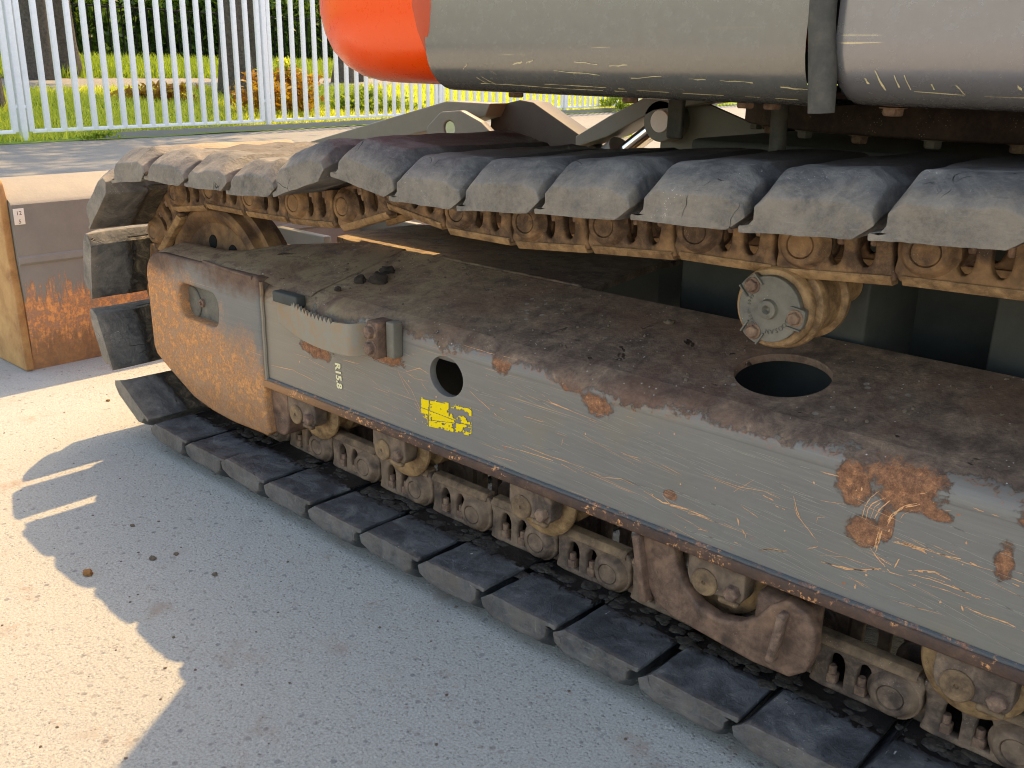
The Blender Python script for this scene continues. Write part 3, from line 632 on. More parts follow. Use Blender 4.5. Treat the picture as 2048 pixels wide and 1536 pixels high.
# --- idler
idp = [(.0, .030), (.05, .030), (.06, .036), (.115, .042), (.165, .046), (.178, .036), (.184, .030), (.196, .028), (.204, .034), (.2065, .046), (.2065, .052), (.2095, .056), (.2215, .058), (.222, .092), (.2095, .094), (.2065, .098), (.206, .118), (.196, .122), (.18, .118), (.0, .11)]
idp = [(r_ * 1.022, y_) for r_, y_ in idp]
idl = part('front_idler', lathe_me(idp, 96, (-.40, 0, .3525), 40), MT['idler'])
for a in (62, 100, 24, 150):
    part('web_hole', lathe_me([(0, -.0012), (.016, -.0012), (.0175, .001), (.0175, .006)], 20, (-.40 + .125 * math.cos(math.radians(a)), .0425, .3525 + .125 * math.sin(math.radians(a)))), MT['ink'], parent=idl)
MT['hole'] = mat_plain('hole_dark', srgb(20, 17, 15), .9)
for c in idl.children: c.data.materials.clear(); c.data.materials.append(MT['hole'])
# --- bottom rollers
def roller(x):
    pr = [(.0, -.018), (.034, -.018), (.036, -.010), (.052, -.008), (.062, -.005), (.0665, .0), (.0665, .005), (.063, .008), (.049, .014), (.048, .045), (.060, .050), (.060, .10), (.048, .105), (.048, .136), (.06, .138), (.0605, .150), (.03, .152)]
    r = part('track_roller', lathe_me(pr, 56, (x, 0, .189), 40), MT['rail'])
    br = [(-.036, .0), (-.030, -.016), (-.006, -.024), (.014, -.018), (.030, -.020), (.050, -.018), (.055, -.008), (.055, .05), (-.036, .05)]
    part('roller_bracket', plate_me(roundpoly([(x + a, .192 + b) for a, b in br], .006, 3), (), -.050, -.018, .003), MT['link'], parent=r)
    part('axle_cap', lathe_me([(0, -.002), (.0025, -.001), (.0035, -.004), (.0185, -.004), (.0205, -.002), (.0205, .001)], 32, (x - .006, -.0505, .188)), MT['roller'], parent=r)
    h = hex_me(.0115, .012); h.transform(Matrix.Translation((x + .040, -.050, .190))); part('bolt', h, MT['bolt'], parent=r)
    h = box_me(x + .018, x + .05, -.056, -.044, .168, .177, .004); part('lug', h, MT['roller'], parent=r)
for x in (.012, .283, .633, .98, 1.326, 1.67, 2.02): roller(x)
# --- chain guide round the fourth roller
go = [(.862, .232), (.868, .19), (.880, .150), (.896, .124), (.93, .112), (1.06, .098), (1.115, .100), (1.137, .118), (1.146, .150), (1.143, .180), (1.128, .205), (1.10, .212), (1.078, .196), (1.06, .170), (1.035, .150), (1.00, .141), (.968, .149), (.944, .170), (.928, .198), (.920, .232)]
cg = part('chain_guide', plate_me(roundpoly(go, .010, 3), (), -.055, -.030, .005), MT['rust'])
part('rib', box_me(-.006, .006, -.012, .012, -.052, .052, .003), MT['rust'], parent=cg).data.transform(Matrix.Translation((.874, -.058, .176)) @ Matrix.Rotation(math.radians(-12), 4, 'Y'))
part('rib', box_me(-.006, .006, -.010, .010, -.040, .040, .004), MT['bolt'], parent=cg).data.transform(Matrix.Translation((1.096, -.062, .158)) @ Matrix.Rotation(math.radians(8), 4, 'Y'))
part('guide_foot', box_me(1.05, 1.135, -.050, .0, .150, .205, .012), MT['rust'], parent=cg)
# --- carrier roller
cp = [(.0, .004), (.0505, .004), (.0535, .007), (.0545, .012), (.0545, .016), (.049, .019), (.0485, .026), (.0575, .030), (.059, .034), (.059, .040), (.052, .045), (.050, .075), (.050, .1), (.058, .104), (.058, .112), (.05, .116), (.028, .118), (.028, .22)]
CX, CZ = 1.006, .5825
cr = part('carrier_roller', lathe_me(cp, 72, (CX, 0, CZ), 40), MT['rail'])
lobes = []
for i in range(90):
    a = 2 * math.pi * i / 90; r_ = .0438
    for la in (-8, 134, 240):
        d = abs((math.degrees(a) - la + 180) % 360 - 180)
        if d < 15: r_ = max(r_, .0505)
        elif d < 19: r_ = max(r_, .0505 - (d - 15) / 4 * .0067)
    lobes.append((CX + r_ * math.cos(a), CZ + r_ * math.sin(a)))
cc = part('end_cap', plate_me(lobes, (), -.007, .004, .0015), MT['capgrey'], parent=cr)
ms = [lathe_me([(0, .002), (.002, .002), (.0035, -.003), (.006, -.0065), (.0085, -.0065), (.012, -.0055), (.0135, 0)], 32, (CX - .0005, -.007, CZ))]
for la in (-8, 134, 240):
    for s_ in (-1, 1):
        b_ = box_me(.030, .049, -.0035, .003, -.0012, .0012, .001); b_.transform(Matrix.Translation((CX, -.0075, CZ)) @ Matrix.Rotation(-math.radians(la), 4, 'Y') @ Matrix.Translation((0, 0, s_ * .0135))); ms.append(b_)
mj = joinme(ms); mj.materials.append(MT['capgrey']); part('cap_ribs', mj, None, 40, parent=cr)
for la in (-8, 134, 240):
    h = hex_me(.0085, .0075, .0012); h.transform(Matrix.Translation((CX + .038 * math.cos(math.radians(la)), -.007, CZ + .038 * math.sin(math.radians(la)))) @ Matrix.Rotation(la * .05, 4, 'Y')); part('bolt', h, MT['bolt'], parent=cr)
def text_me(s, size, depth=.0006, fat=0):
    cu = bpy.data.curves.new('t', 'FONT'); cu.body = s; cu.size = size; cu.extrude = depth; cu.align_x = 'CENTER'; cu.resolution_u = 3; cu.offset = fat
    ob = bpy.data.objects.new('tmp', cu); COL.objects.link(ob); bpy.context.view_layer.update()
    me = bpy.data.meshes.new_from_object(ob.evaluated_get(bpy.context.evaluated_depsgraph_get())); bpy.data.objects.remove(ob); me.materials.clear(); return me
def arc_text(s, r, a0, a1, size):
    out = []
    for i, ch in enumerate(s):
        if ch == ' ': continue
        a = math.radians(a0 + (a1 - a0) * i / (len(s) - 1))
        t = text_me(ch, size); t.transform(Matrix.Translation((CX + r * math.cos(a), -.0074, CZ + r * math.sin(a))) @ Matrix.Rotation(-(a - math.pi / 2), 4, 'Y') @ XZ); out.append(t)
    return joinme(out)
tm = arc_text('DOOSAN', .0265, -22, -88, .0085); tm.materials.append(MT['capgrey']); part('raised_lettering', tm, None, parent=cr)
tm = arc_text('60809M 6949', .0265, 232, 150, .0065); tm.materials.append(MT['capgrey']); part('raised_lettering', tm, None, parent=cr)
# --- toothed step on the side
pv, pf = [], []
pth = []
for i in range(47):
    t = i / 46; x = -.03 + .295 * t
    y = -.058 - .034 * math.sin(min(1, t * 1.35) * math.pi / 2) if t < .9 else -.092 + .034 * ((t - .9) / .1) ** 1.6
    zt_ = .443 - .016 * math.sin(t * math.pi * .9) - .004 * t; zb = .380 - .014 * math.sin(t * math.pi * .8) + .002 * t
    if .04 < t < .74: zt_ += (.0055 if i % 2 else -.0045)
    pth.append((x, y, zb, zt_))
for off in (0, .006):
    for x, y, zb, z1 in pth: pv += [(x, y + off, zb), (x, y + off, z1)]
n_ = len(pth) * 2
for i in range(len(pth) - 1):
    a = i * 2
    pf += [(a, a + 2, a + 3, a + 1), (n_ + a, n_ + a + 1, n_ + a + 3, n_ + a + 2), (a + 1, a + 3, n_ + a + 3, n_ + a + 1), (a, n_ + a, n_ + a + 2, a + 2)]
stp = part('step', frompy(pv, pf), MT['side'], None)
shade(stp.data, 40)
MT['steppaint'] = mat_plain('step_paint', srgb(140, 135, 122), .6, 0, 38, .65, .001, srgb(160, 122, 84)); stp.data.materials[0] = MT['steppaint']
part('step_bracket', box_me(-.02, .06, -.075, -.052, .425, .447, .003), MT['dark'], parent=stp)
part('step_block', box_me(.292, .322, -.094, -.055, .383, .449, .003), MT['rust'], parent=stp)
part('step_block', box_me(.325, .345, -.078, -.055, .385, .450, .003), MT['capgrey'], parent=stp)
for z in (.430, .401):
    h = hex_me(.0115, .010, .001); h.transform(Matrix.Translation((.304, -.094, z))); part('bolt', h, MT['bolt'], parent=stp)
part('step_bracket', box_me(.255, .296, -.066, -.056, .385, .440, .003), MT['steppaint'], parent=stp)
# --- worn sticker, paint mark and scratches on the side
def flakes(x0, x1, z0, z1, shear, keep, y=-.0562, n=(120, 56)):
    v, f = [], []
    for i in range(n[0]):
        for j in range(n[1]):
            a, b = i / n[0], j / n[1]
            if not keep(a, b): continue
            dx, dz = (x1 - x0) / n[0], (z1 - z0) / n[1]; x = x0 + i * dx; z = z0 + j * dz + shear * a; q = len(v); s_ = shear / n[0]
            v += [(x, y, z), (x + dx, y, z + s_), (x + dx, y, z + dz + s_), (x, y, z + dz)]; f.append((q, q + 1, q + 2, q + 3))
    return frompy(v, f)
def keepy(a, b):
    t = nz((a * 5, b * 2.5, 0), 1.6, 3) + .5 * nz((a * 5, b * 2.5, 0), 5, 8); cut = -.2 + (.5 if a > .55 else 0) * (1 - .5 * (b < .35))
    if abs(a - .14 - .03 * b) < .010 or abs(b - .62 + .3 * a) < .012 or abs(b - .25 - .2 * (a - .3)) < .010 or (b > .93 and t > .1) or (b < .07 and t < 0): return False
    if a < .13 and b < .42: return t > .25
    return t > cut - .25
stk = part('warning_sticker', flakes(.391, .515, .2705, .3215, .0125, keepy), MT['yellow'], parent=side, label='worn yellow sticker on the grey side')
tg = text_me('R15.8', .022, .0002, .0009); tg.transform(Matrix.Translation((.1515, -.0565, .307)) @ Matrix.Rotation(math.radians(86), 4, 'Y') @ XZ)
tg.materials.append(MT['cream']); part('painted_mark', tg, None, parent=side)
STR= [([(1.139, 0.285), (1.164, 0.288), (1.195, 0.294), (1.208, 0.302), (1.219, 0.302)], 0.00165), ([(1.182, 0.361), (1.184, 0.379), (1.189, 0.391), (1.198, 0.403)], 0.00082), ([(1.187, 0.361), (1.188, 0.375), (1.192, 0.384), (1.205, 0.396)], 0.0011), ([(1.192, 0.364), (1.195, 0.38), (1.207, 0.397)], 0.00066), ([(1.197, 0.365), (1.201, 0.379), (1.212, 0.395)], 0.00138), ([(1.212, 0.362), (1.217, 0.377), (1.23, 0.393), (1.246, 0.402)], 0.00275), ([(1.203, 0.324), (1.205, 0.341), (1.207, 0.36)], 0.00385), ([(1.227, 0.376), (1.23, 0.383), (1.239, 0.391)], 0.00082), ([(1.222, 0.345), (1.237, 0.346), (1.255, 0.346), (1.271, 0.343)], 0.00275), ([(1.223, 0.351), (1.254, 0.348), (1.277, 0.348), (1.305, 0.348), (1.336, 0.349)], 0.00066), ([(1.277, 0.348), (1.305, 0.351), (1.321, 0.349)], 0.00099), ([(1.197, 0.327), (1.206, 0.318), (1.217, 0.31), (1.225, 0.304), (1.249, 0.305)], 0.0011), ([(1.207, 0.32), (1.217, 0.315), (1.23, 0.313)], 0.00082), ([(1.229, 0.312), (1.234, 0.328)], 0.0011), ([(1.245, 0.315), (1.259, 0.319), (1.275, 0.324), (1.294, 0.321)], 0.00193), ([(1.245, 0.31), (1.271, 0.313), (1.294, 0.313), (1.327, 0.312), (1.338, 0.314)], 0.00121), ([(1.265, 0.316), (1.288, 0.316), (1.314, 0.312), (1.328, 0.31)], 0.00077), ([(1.267, 0.305), (1.295, 0.306), (1.317, 0.305)], 0.00099), ([(1.177, 0.278), (1.189, 0.276), (1.201, 0.272)], 0.00066), ([(1.137, 0.294), (1.169, 0.303), (1.194, 0.303), (1.215, 0.303)], 0.00055), ([(1.355, 0.348), (1.368, 0.347)], 0.00165), ([(1.357, 0.342), (1.368, 0.341)], 0.0011), ([(1.123, 0.405), (1.136, 0.405), (1.149, 0.406)], 0.00082), ([(1.128, 0.367), (1.147, 0.37), (1.163, 0.373)], 0.00044), ([(1.136, 0.304), (1.162, 0.304)], 0.00055), ([(1.254, 0.297), (1.262, 0.305)], 0.0011), ([(1.303, 0.416), (1.315, 0.415)], 0.00066), ([(1.323, 0.415), (1.331, 0.415)], 0.00066), ([(1.273, 0.403), (1.281, 0.405)], 0.00055), ([(1.244, 0.414), (1.252, 0.418)], 0.00055), ([(0.865, 0.295), (0.898, 0.288), (0.938, 0.291), (0.979, 0.289)], 0.00165), ([(0.897, 0.299), (0.912, 0.288), (0.949, 0.291)], 0.00138), ([(0.941, 0.285), (0.965, 0.289), (0.979, 0.286)], 0.0011), ([(1.052, 0.269), (1.071, 0.277), (1.092, 0.283)], 0.00138), ([(1.05, 0.349), (1.073, 0.345)], 0.00138), ([(1.047, 0.355), (1.074, 0.352)], 0.00066), ([(1.069, 0.34), (1.083, 0.339)], 0.00099), ([(1.092, 0.361), (1.099, 0.343), (1.104, 0.335)], 0.00165), ([(1.017, 0.305), (1.021, 0.294)], 0.00193), ([(1.026, 0.291), (1.033, 0.28)], 0.0022), ([(0.959, 0.267), (0.983, 0.271)], 0.00066), ([(1.016, 0.268), (1.026, 0.268)], 0.00099), ([(1.008, 0.34), (1.036, 0.367)], 0.00044), ([(0.787, 0.292), (0.824, 0.302), (0.849, 0.299)], 0.00055), ([(1.02, 0.324), (1.047, 0.315)], 0.00055), ([(0.96, 0.35), (1.018, 0.35), (1.067, 0.357)], 0.00044), ([(1.094, 0.349), (1.1, 0.337), (1.119, 0.321), (1.132, 0.31)], 0.00072), ([(1.144, 0.286), (1.171, 0.287), (1.192, 0.294), (1.214, 0.305)], 0.00165), ([(1.31, 0.294), (1.313, 0.288)], 0.00165), ([(1.314, 0.294), (1.333, 0.292), (1.36, 0.293), (1.378, 0.29)], 0.00099), ([(1.179, 0.278), (1.205, 0.274)], 0.00066), ([(1.126, 0.335), (1.127, 0.343), (1.136, 0.346)], 0.00044), ([(1.119, 0.296), (1.132, 0.304)], 0.00082), ([(1.052, 0.269), (1.069, 0.276), (1.09, 0.282)], 0.00138), ([(0.667, 0.395), (0.686, 0.386), (0.73, 0.382)], 0.0011), ([(0.629, 0.299), (0.679, 0.297), (0.754, 0.298)], 0.00121), ([(0.584, 0.286), (0.64, 0.29), (0.704, 0.292), (0.741, 0.286)], 0.00082), ([(0.509, 0.362), (0.556, 0.341), (0.587, 0.329)], 0.00082), ([(0.333, 0.352), (0.364, 0.33), (0.39, 0.295), (0.416, 0.277)], 0.0011), ([(0.329, 0.357), (0.346, 0.332), (0.386, 0.294), (0.408, 0.281)], 0.00072), ([(0.351, 0.359), (0.387, 0.374), (0.409, 0.369)], 0.00082), ([(0.356, 0.357), (0.374, 0.352), (0.409, 0.355)], 0.00066), ([(0.391, 0.349), (0.408, 0.335)], 0.00066), ([(0.631, 0.349), (0.673, 0.35)], 0.00072), ([(0.172, 0.342), (0.223, 0.345)], 0.00066), ([(-0.069, 0.278), (0.009, 0.285), (0.083, 0.278)], 0.00066), ([(0.247, 0.325), (0.28, 0.313)], 0.00055), ([(0.312, 0.284), (0.368, 0.281)], 0.00055), ([(0.556, 0.35), (0.59, 0.349)], 0.00066), ([(0.492, 0.438), (0.555, 0.437), (0.614, 0.439)], 0.00044), ([(0.709, 0.322), (0.712, 0.334)], 0.00055), ([(0.565, 0.262), (0.618, 0.266)], 0.00055)]

sv, sf = [], []
r5 = random.Random(5)
for pl, wd in STR:
    pts = []
    for (a, b) in zip(pl, pl[1:]):
        for k in range(6): t = k / 6; pts.append((a[0] + (b[0] - a[0]) * t, a[1] + (b[1] - a[1]) * t))
    pts.append(pl[-1]); strands = max(1, int(wd / .0009))
    for s_ in range(strands):
        off = (s_ - (strands - 1) / 2) * .00105; t0 = r5.uniform(0, .15) if s_ else 0; t1 = 1 - (r5.uniform(0, .25) if s_ else 0); N = len(pts); wv = r5.uniform(.6, 1.1)
        prev = None
        for i, (x, z) in enumerate(pts):
            t = i / (N - 1)
            if t < t0 or t > t1: prev = None; continue
            i2 = min(i + 1, N - 1); i1 = max(i - 1, 0); d = Vector((pts[i2][0] - pts[i1][0], pts[i2][1] - pts[i1][1])); d.normalize(); nn = Vector((-d.y, d.x))
            ww = min(wd, .0011) * .85 * (math.sin(math.pi * min(max((t - t0) / (t1 - t0), .06), .94)) ** .5) * r5.uniform(.35, 1.15) * wv
            c_ = Vector((x, z)) + nn * (off + r5.uniform(-.0003, .0003))
            if r5.random() < .07 and i > 2: prev = None; continue
            q = len(sv); sv += [(c_.x + nn.x * ww, -.0554, c_.y + nn.y * ww), (c_.x - nn.x * ww, -.0554, c_.y - nn.y * ww)]
            if prev is not None: sf.append((prev, prev + 1, q + 1, q))
            prev = q
sv2, sf2 = [], []; keep_ = (sv, sf)
for i in range(520):
    sv, sf = keep_ if i < 55 else (sv2, sf2)
    x = r5.uniform(.0, 1.42); z = r5.uniform(.255, .405 if x < 1.1 else .39); L_ = r5.uniform(.008, .07) * (1 if i % 4 else 2.2); a = math.radians(r5.gauss(-5, 4)); ww = r5.uniform(.00012, .00030)
    if ((x + L_ / 2 - .453) / (.05 + L_ / 2)) ** 2 + ((z - .3735) / .046) ** 2 < 1 or (.37 < x + L_ / 2 < .53 and z < .34): continue
    n0 = 5; q0 = len(sv)
    for t in range(n0): sv += [(x + L_ * t / 4 * math.cos(a), -.0553, z + L_ * t / 4 * math.sin(a) + .0002 * math.sin(t * i) + ww * (t % 4 > 0)), (x + L_ * t / 4 * math.cos(a), -.0553, z + L_ * t / 4 * math.sin(a) + .0002 * math.sin(t * i) - ww * (t % 4 > 0))]
    for t in range(n0 - 1): sf.append((q0 + 2 * t, q0 + 2 * t + 1, q0 + 2 * t + 3, q0 + 2 * t + 2))
sv, sf = keep_
sp_ = part('pale_scratches', frompy(sv2, sf2), MT['pale'], parent=side, kind='stuff')
for i in range(50):   # small chips
    x = r5.uniform(.0, 1.42); z = r5.uniform(.25, .42); r_ = r5.uniform(.0004, .0016); q0 = len(sv); m_ = 7
    if ((x - .453) / .05) ** 2 + ((z - .3735) / .046) ** 2 < 1: continue
    for t in range(m_): rr_ = r_ * r5.uniform(.4, 1.3); sv.append((x + rr_ * math.cos(6.283 * t / m_), -.0552, z + rr_ * 1.3 * math.sin(6.283 * t / m_)))
    sf.append(tuple(range(q0, q0 + m_)))
sc_ = part('scratches', frompy(sv, sf), MT['scratch'], parent=side, kind='stuff')
# --- upper body
def swept(path, prof, name, mat):
    """path: [(x,y,nx,ny)], prof: [(inset,z)]"""
    v, f = [], []; n = len(prof)
    for x, y, nx, ny in path:
        for ins, z in prof: v.append((x - nx * ins, y - ny * ins, z))
    for i in range(len(path) - 1):
        for k in range(n - 1): f.append((i * n + k, i * n + k + 1, (i + 1) * n + k + 1, (i + 1) * n + k))
    me = frompy(v, f); bm = bmesh.new(); bm.from_mesh(me); bmesh.ops.recalc_face_normals(bm, faces=bm.faces[:]); bm.to_mesh(me); bm.free(); shade(me, 40); return part(name, me, mat)
def ccorner(cx, cy, r, a0, a1, n=16): return [(cx + r * math.cos(math.radians(a0 + (a1 - a0) * i / n)), cy + r * math.sin(math.radians(a0 + (a1 - a0) * i / n)), math.cos(math.radians(a0 + (a1 - a0) * i / n)), math.sin(math.radians(a0 + (a1 - a0) * i / n))) for i in range(n + 1)]
cwp = [(.402, -.062, 0, -1), (.33, -.062, 0, -1)] + ccorner(.255, .24, .302, 270, 180) + ccorner(.255, 1.70, .302, 180, 90) + [(.402, 2.002, 0, 1)]
hp = [(.30, .848), (.13, .843), (.105, .845), (.075, .853), (.045, .870), (.022, .895), (.008, .925), (.0, .96), (0, 1.2), (0, 1.5), (0, 1.62), (.02, 1.68), (.06, 1.70)]
cw = swept(cwp, hp, 'counterweight', MT['orange'])
lip = [(.475 + .022 * math.sin(t), -.062, 0, -1) for t in (0,)]
# darker turned-in edge of the orange shell, leaning with the panel gap
ev, ef = [], []
for ins, z in hp[1:]:
    dx = max(0, (.98 - z)) * .14
    ev += [(.386 + dx * .6, -.0625 + ins, z), (.402 + dx, -.0645 + ins, z), (.418 + dx, -.050 + ins, z)]
for i in range(len(hp) - 2):
    for k in range(2): ef.append((i * 3 + k, i * 3 + k + 1, i * 3 + k + 4, i * 3 + k + 3))
part('shell_edge', frompy(ev, ef), MT['orangedull'], 60, parent=cw)
hp2 = [(.40, .847), (.12, .847), (.095, .8465), (.080, .846), (.066, .8465), (.053, .848), (.041, .852), (.030, .858), (.020, .8665), (.012, .876), (.006, .888), (.002, .902), (0, .918), (0, 1.2), (0, 1.62), (.03, 1.68), (.08, 1.70)]
hp2 = [(i_, z_ - (.010 if z_ < 1.0 else 0)) for i_, z_ in hp2]
def panel(name, x0, x1, yo, mat, prof):
    me = extr_me([(yo + i, z) for i, z in prof] + [(yo + .3, 1.70)] if False else [(yo + i, z) for i, z in prof], x0, x1, closed=False, ang=60)
    return part(name, me, mat)
p1 = panel('side_panel', .405, 1.040, -.052, MT['grey'], hp2)
# door-side panel with a rounded lower corner
pts2 = []
xs = [1.0765 + .022 * (1 - math.cos(math.radians(a))) for a in range(0, 91, 15)] + [1.3, 1.8, 2.35]
v_, f_ = [], []; pr3 = [(i * .95, z + .004) for i, z in hp2[1:]]; n = len(pr3)
for q, x in enumerate(xs):
    lift = .026 * (1 - math.sin(math.acos(max(-1, min(1, 1 - (x - 1.0765) / .022))))) if x < 1.0985 else 0
    pull = .006 * (1 - min(1, (x - 1.0765) / .012))
    for i, z in pr3:
        zz = max(z, .839 + lift) if z < 1.0 else z; v_.append((x, -.060 + i + pull + (0 if z >= .839 + lift else 0), zz))
for a in range(len(xs) - 1):
    for k in range(n - 1): f_.append((a * n + k, a * n + k + 1, (a + 1) * n + k + 1, (a + 1) * n + k))
me = frompy(v_, f_); shade(me, 60); dp = part('door_panel', me, MT['grey2'])
hp3 = [(i_ * .95, z_ + .004) for i_, z_ in hp2[1:]]
part('rubber_strip', tube_me([(1.0575, -.058, 1.7), (1.0575, -.060, 1.0), (1.0595, -.058, .93), (1.066, -.054, .87), (1.068, -.052, .832)], [.0155, .0155, .0155, .0165, .0155], 10), MT['black'])
part('gap_backing', box_me(1.03, 1.075, -.030, .0, .90, 1.7, .002), MT['hole'])
part('house_roof', box_me(.0, 2.35, .0, 1.95, 1.66, 1.698, .02), MT['grey'])
part('house_floor', box_me(.20, 2.35, .045, 1.90, .862, .90, .004), MT['dark']); part('house_floor', box_me(-.02, .20, .26, 1.68, .862, .90, .004), MT['dark'])
part('far_panel', box_me(.40, 2.35, 1.96, 2.0, .86, 1.66, .01), MT['grey'])
part('front_wall', box_me(2.31, 2.35, -.01, 1.96, .86, 1.66, .01), MT['grey'])
for x, y in ((.501, .0), (.724, .0), (.905, .01), (.944, .01), (1.112, -.01), (1.45, 0)):
    h = hex_me(.0125, .010, .0015); h.transform(Matrix.Translation((x, y + .055, .838)) @ Matrix.Rotation(math.radians(90), 4, 'X')); part('bolt', h, MT['bolt'], parent=p1 if x < 1.1 else None)
for o_ in p1.children: pass
part('drain_tube', tube_me([(.835, .30, .87), (.835, .30, .80), (.837, .30, .752)], .0135, 14), MT['black'])
part('hose_strap', box_me(.60, .63, .34, .352, .76, .87, .003), MT['black'])
# pale scrapes on the lower edge of the panels
def onpanel(z, prof, yo):
    pr = sorted([(zz, ins) for ins, zz in prof if ins < .07 and zz < 1.3]); zs = [p[0] for p in pr]; return yo + float(np.interp(z, zs, [p[1] for p in pr]))
r6 = random.Random(6)
def scrapes(lst, prof, yo, parent, name):
    v, f = [], []
    for x0, z0, x1, z1, wd in lst:
        z0 -= .010; z1 -= .010
        N = max(4, int(abs(x1 - x0) / .01)); prev = None
        for i in range(N + 1):
            t = i / N; x = x0 + (x1 - x0) * t; z = z0 + (z1 - z0) * t + .0005 * math.sin(9 * t + x0 * 50); w_ = wd * .5 * r6.uniform(.3, 1.2)
            if abs(x1 - x0) > .08 and r6.random() < .15: prev = None; continue
            if abs(x1 - x0) > abs(z1 - z0): a, b = (x, z + w_), (x, z - w_)
            else: a, b = (x - w_, z), (x + w_, z)
            q = len(v); v += [(a[0], onpanel(a[1], prof, yo) - .0008, a[1]), (b[0], onpanel(b[1], prof, yo) - .0008, b[1])]
            if prev is not None: f.append((prev, prev + 1, q + 1, q))
            prev = q
    part(name, frompy(v, f), MT['panelscrape'], parent=parent, kind='stuff')
MT['panelscrape'] = mat_plain('panel_scrape', srgb(214, 200, 158), .6, 0, 200, .4, .0003, srgb(150, 140, 110))
scrapes([(.50, .8595, .80, .8545, .0011), (.62, .862, 1.02, .8535, .0009), (.66, .8805, .74, .8765, .0014), (.585, .888, .605, .8915, .0022), (.612, .8905, .626, .8935, .0018), (.70, .893, .74, .890, .001), (.76, .888, .79, .890, .0014),
         (.79, .873, .84, .877, .0011), (.50, .868, .512, .860, .0012), (.512, .869, .53, .859, .0012), (.88, .8745, .905, .874, .0012), (.925, .8735, .97, .8725, .0013), (1.005, .868, 1.04, .866, .0014), (.48, .880, .492, .887, .0014), (.54, .878, .545, .873, .0012)], hp2, -.052, p1, 'scrapes')
scrapes([(1.113, .881, 1.1165, .874, .004), (1.125, .889, 1.134, .868, .0026), (1.146, .884, 1.150, .872, .002), (1.157, .884, 1.162, .870, .0016), (1.165, .8675, 1.36, .863, .0009), (1.185, .876, 1.187, .871, .002), (1.21, .876, 1.218, .866, .0016), (1.27, .876, 1.274, .873, .0026)], hp3, -.060, dp, 'scrapes')
# slewing ring
rg = part('slew_ring', lathe_me([(.40, .775), (.497, .775), (.50, .778), (.50, .842), (.497, .845), (.40, .845)], 96, ang=40), MT['slew'])
def zlathe(prof, seg=96): me = lathe_me([(r, -z) for r, z in prof], seg, ang=40); me.transform(Matrix.Rotation(math.radians(-90), 4, 'X')); return me
def setme(o, me, mat): o.data = me; me.materials.clear(); me.materials.append(mat)
mz = zlathe([(.38, .776), (.497, .776), (.50, .779), (.50, .842), (.497, .845), (.30, .845)]); mz.transform(Matrix.Translation((.973, .97, 0))); setme(rg, mz, MT['slew'])
for a in range(0, 360, 15):
    an_ = math.radians(a + 4)
    h = hex_me(.014, .014, .002); h.transform(Matrix.Translation((.973 + .478 * math.cos(an_), .97 + .478 * math.sin(an_), .776)) @ Matrix.Rotation(math.radians(90), 4, 'X'))
    part('ring_bolt', h, MT['bolt'] if a % 30 else MT['capgrey'], parent=rg)
g_ = lathe_me([(0, .004), (.004, .003), (.005, -.001), (.014, -.001), (.0155, .001), (.016, .006)], 24); g_.transform(Matrix.Translation((.973 + .502 * math.cos(math.radians(-66)), .97 + .502 * math.sin(math.radians(-66)), .808)) @ Matrix.Rotation(math.radians(24), 4, 'Z')); part('grease_port', g_, MT['slew'], parent=rg)
mz = zlathe([(.44, .45), (.452, .70), (.455, .757)]); mz.transform(Matrix.Translation((.973, .97, 0))); part('ring_base', mz, MT['greendark'], parent=rg)
# blade lift arm, cylinder and brackets seen over the track
B_ = part('blade_arm', plate_me([(-1.24, .56), (-1.24, .612), (-.56, .772), (-.38, .772), (-.40, .735), (-.50, .71)], (), .92, 1.00, .004), MT['green'])
part('arm_eye', plate_me(roundpoly([(-.60, .55), (-.58, .70), (-.52, .745), (-.44, .752), (-.36, .725), (-.20, .62), (-.2, .5)], .03, 5), [circ(-.485, .70, .022, 20)], .86, .885, .004), MT['green'], parent=B_)
part('arm_pin', lathe_me([(0, .0), (.020, 0), (.022, .003), (.022, .06)], 24, (-.485, .865, .70)), MT['chrome'], parent=B_)
part('arm_cover', plate_me(roundpoly([(-.46, .55), (-.44, .76), (-.33, .783), (-.28, .778), (-.05, .672), (.10, .60), (.1, .5)], .008, 3), (), .99, 1.06, .003), MT['greendark'], parent=B_)
cyl = part('blade_cylinder', tube_me([(-.02, .965, .60), (.06, .965, .665)], .050, 24), MT['green'])
part('rod', tube_me([(.06, .965, .665), (.17, .965, .745)], .022, 20), MT['chrome'], parent=cyl)
part('cylinder_cover', plate_me([(-.075, .672), (-.075, .70), (.03, .756), (.15, .812), (.32, .84), (.32, .80), (.17, .775), (.03, .705)], (), .93, 1.03, .003), MT['green'], parent=cyl)
part('rod_eye', lathe_me([(.022, 0), (.048, 0), (.050, .003), (.050, .06)], 32, (.19, .93, .752)), MT['green'], parent=cyl)
part('rod_pin', lathe_me([(0, -.004), (.026, -.004), (.028, 0), (.028, .06)], 28, (.19, .93, .752)), MT['sticker'], parent=cyl)
part('frame_gusset', plate_me([(.16, .60), (.16, .72), (.215, .80), (.275, .797), (.47, .735), (.62, .69), (.62, .5), (.16, .5)], (), .985, 1.0, .002), MT['green'], parent=cyl)
part('gusset_cover', box_me(.30, .60, 1.05, 1.09, .5, .76, .003), MT['ink'], parent=cyl)
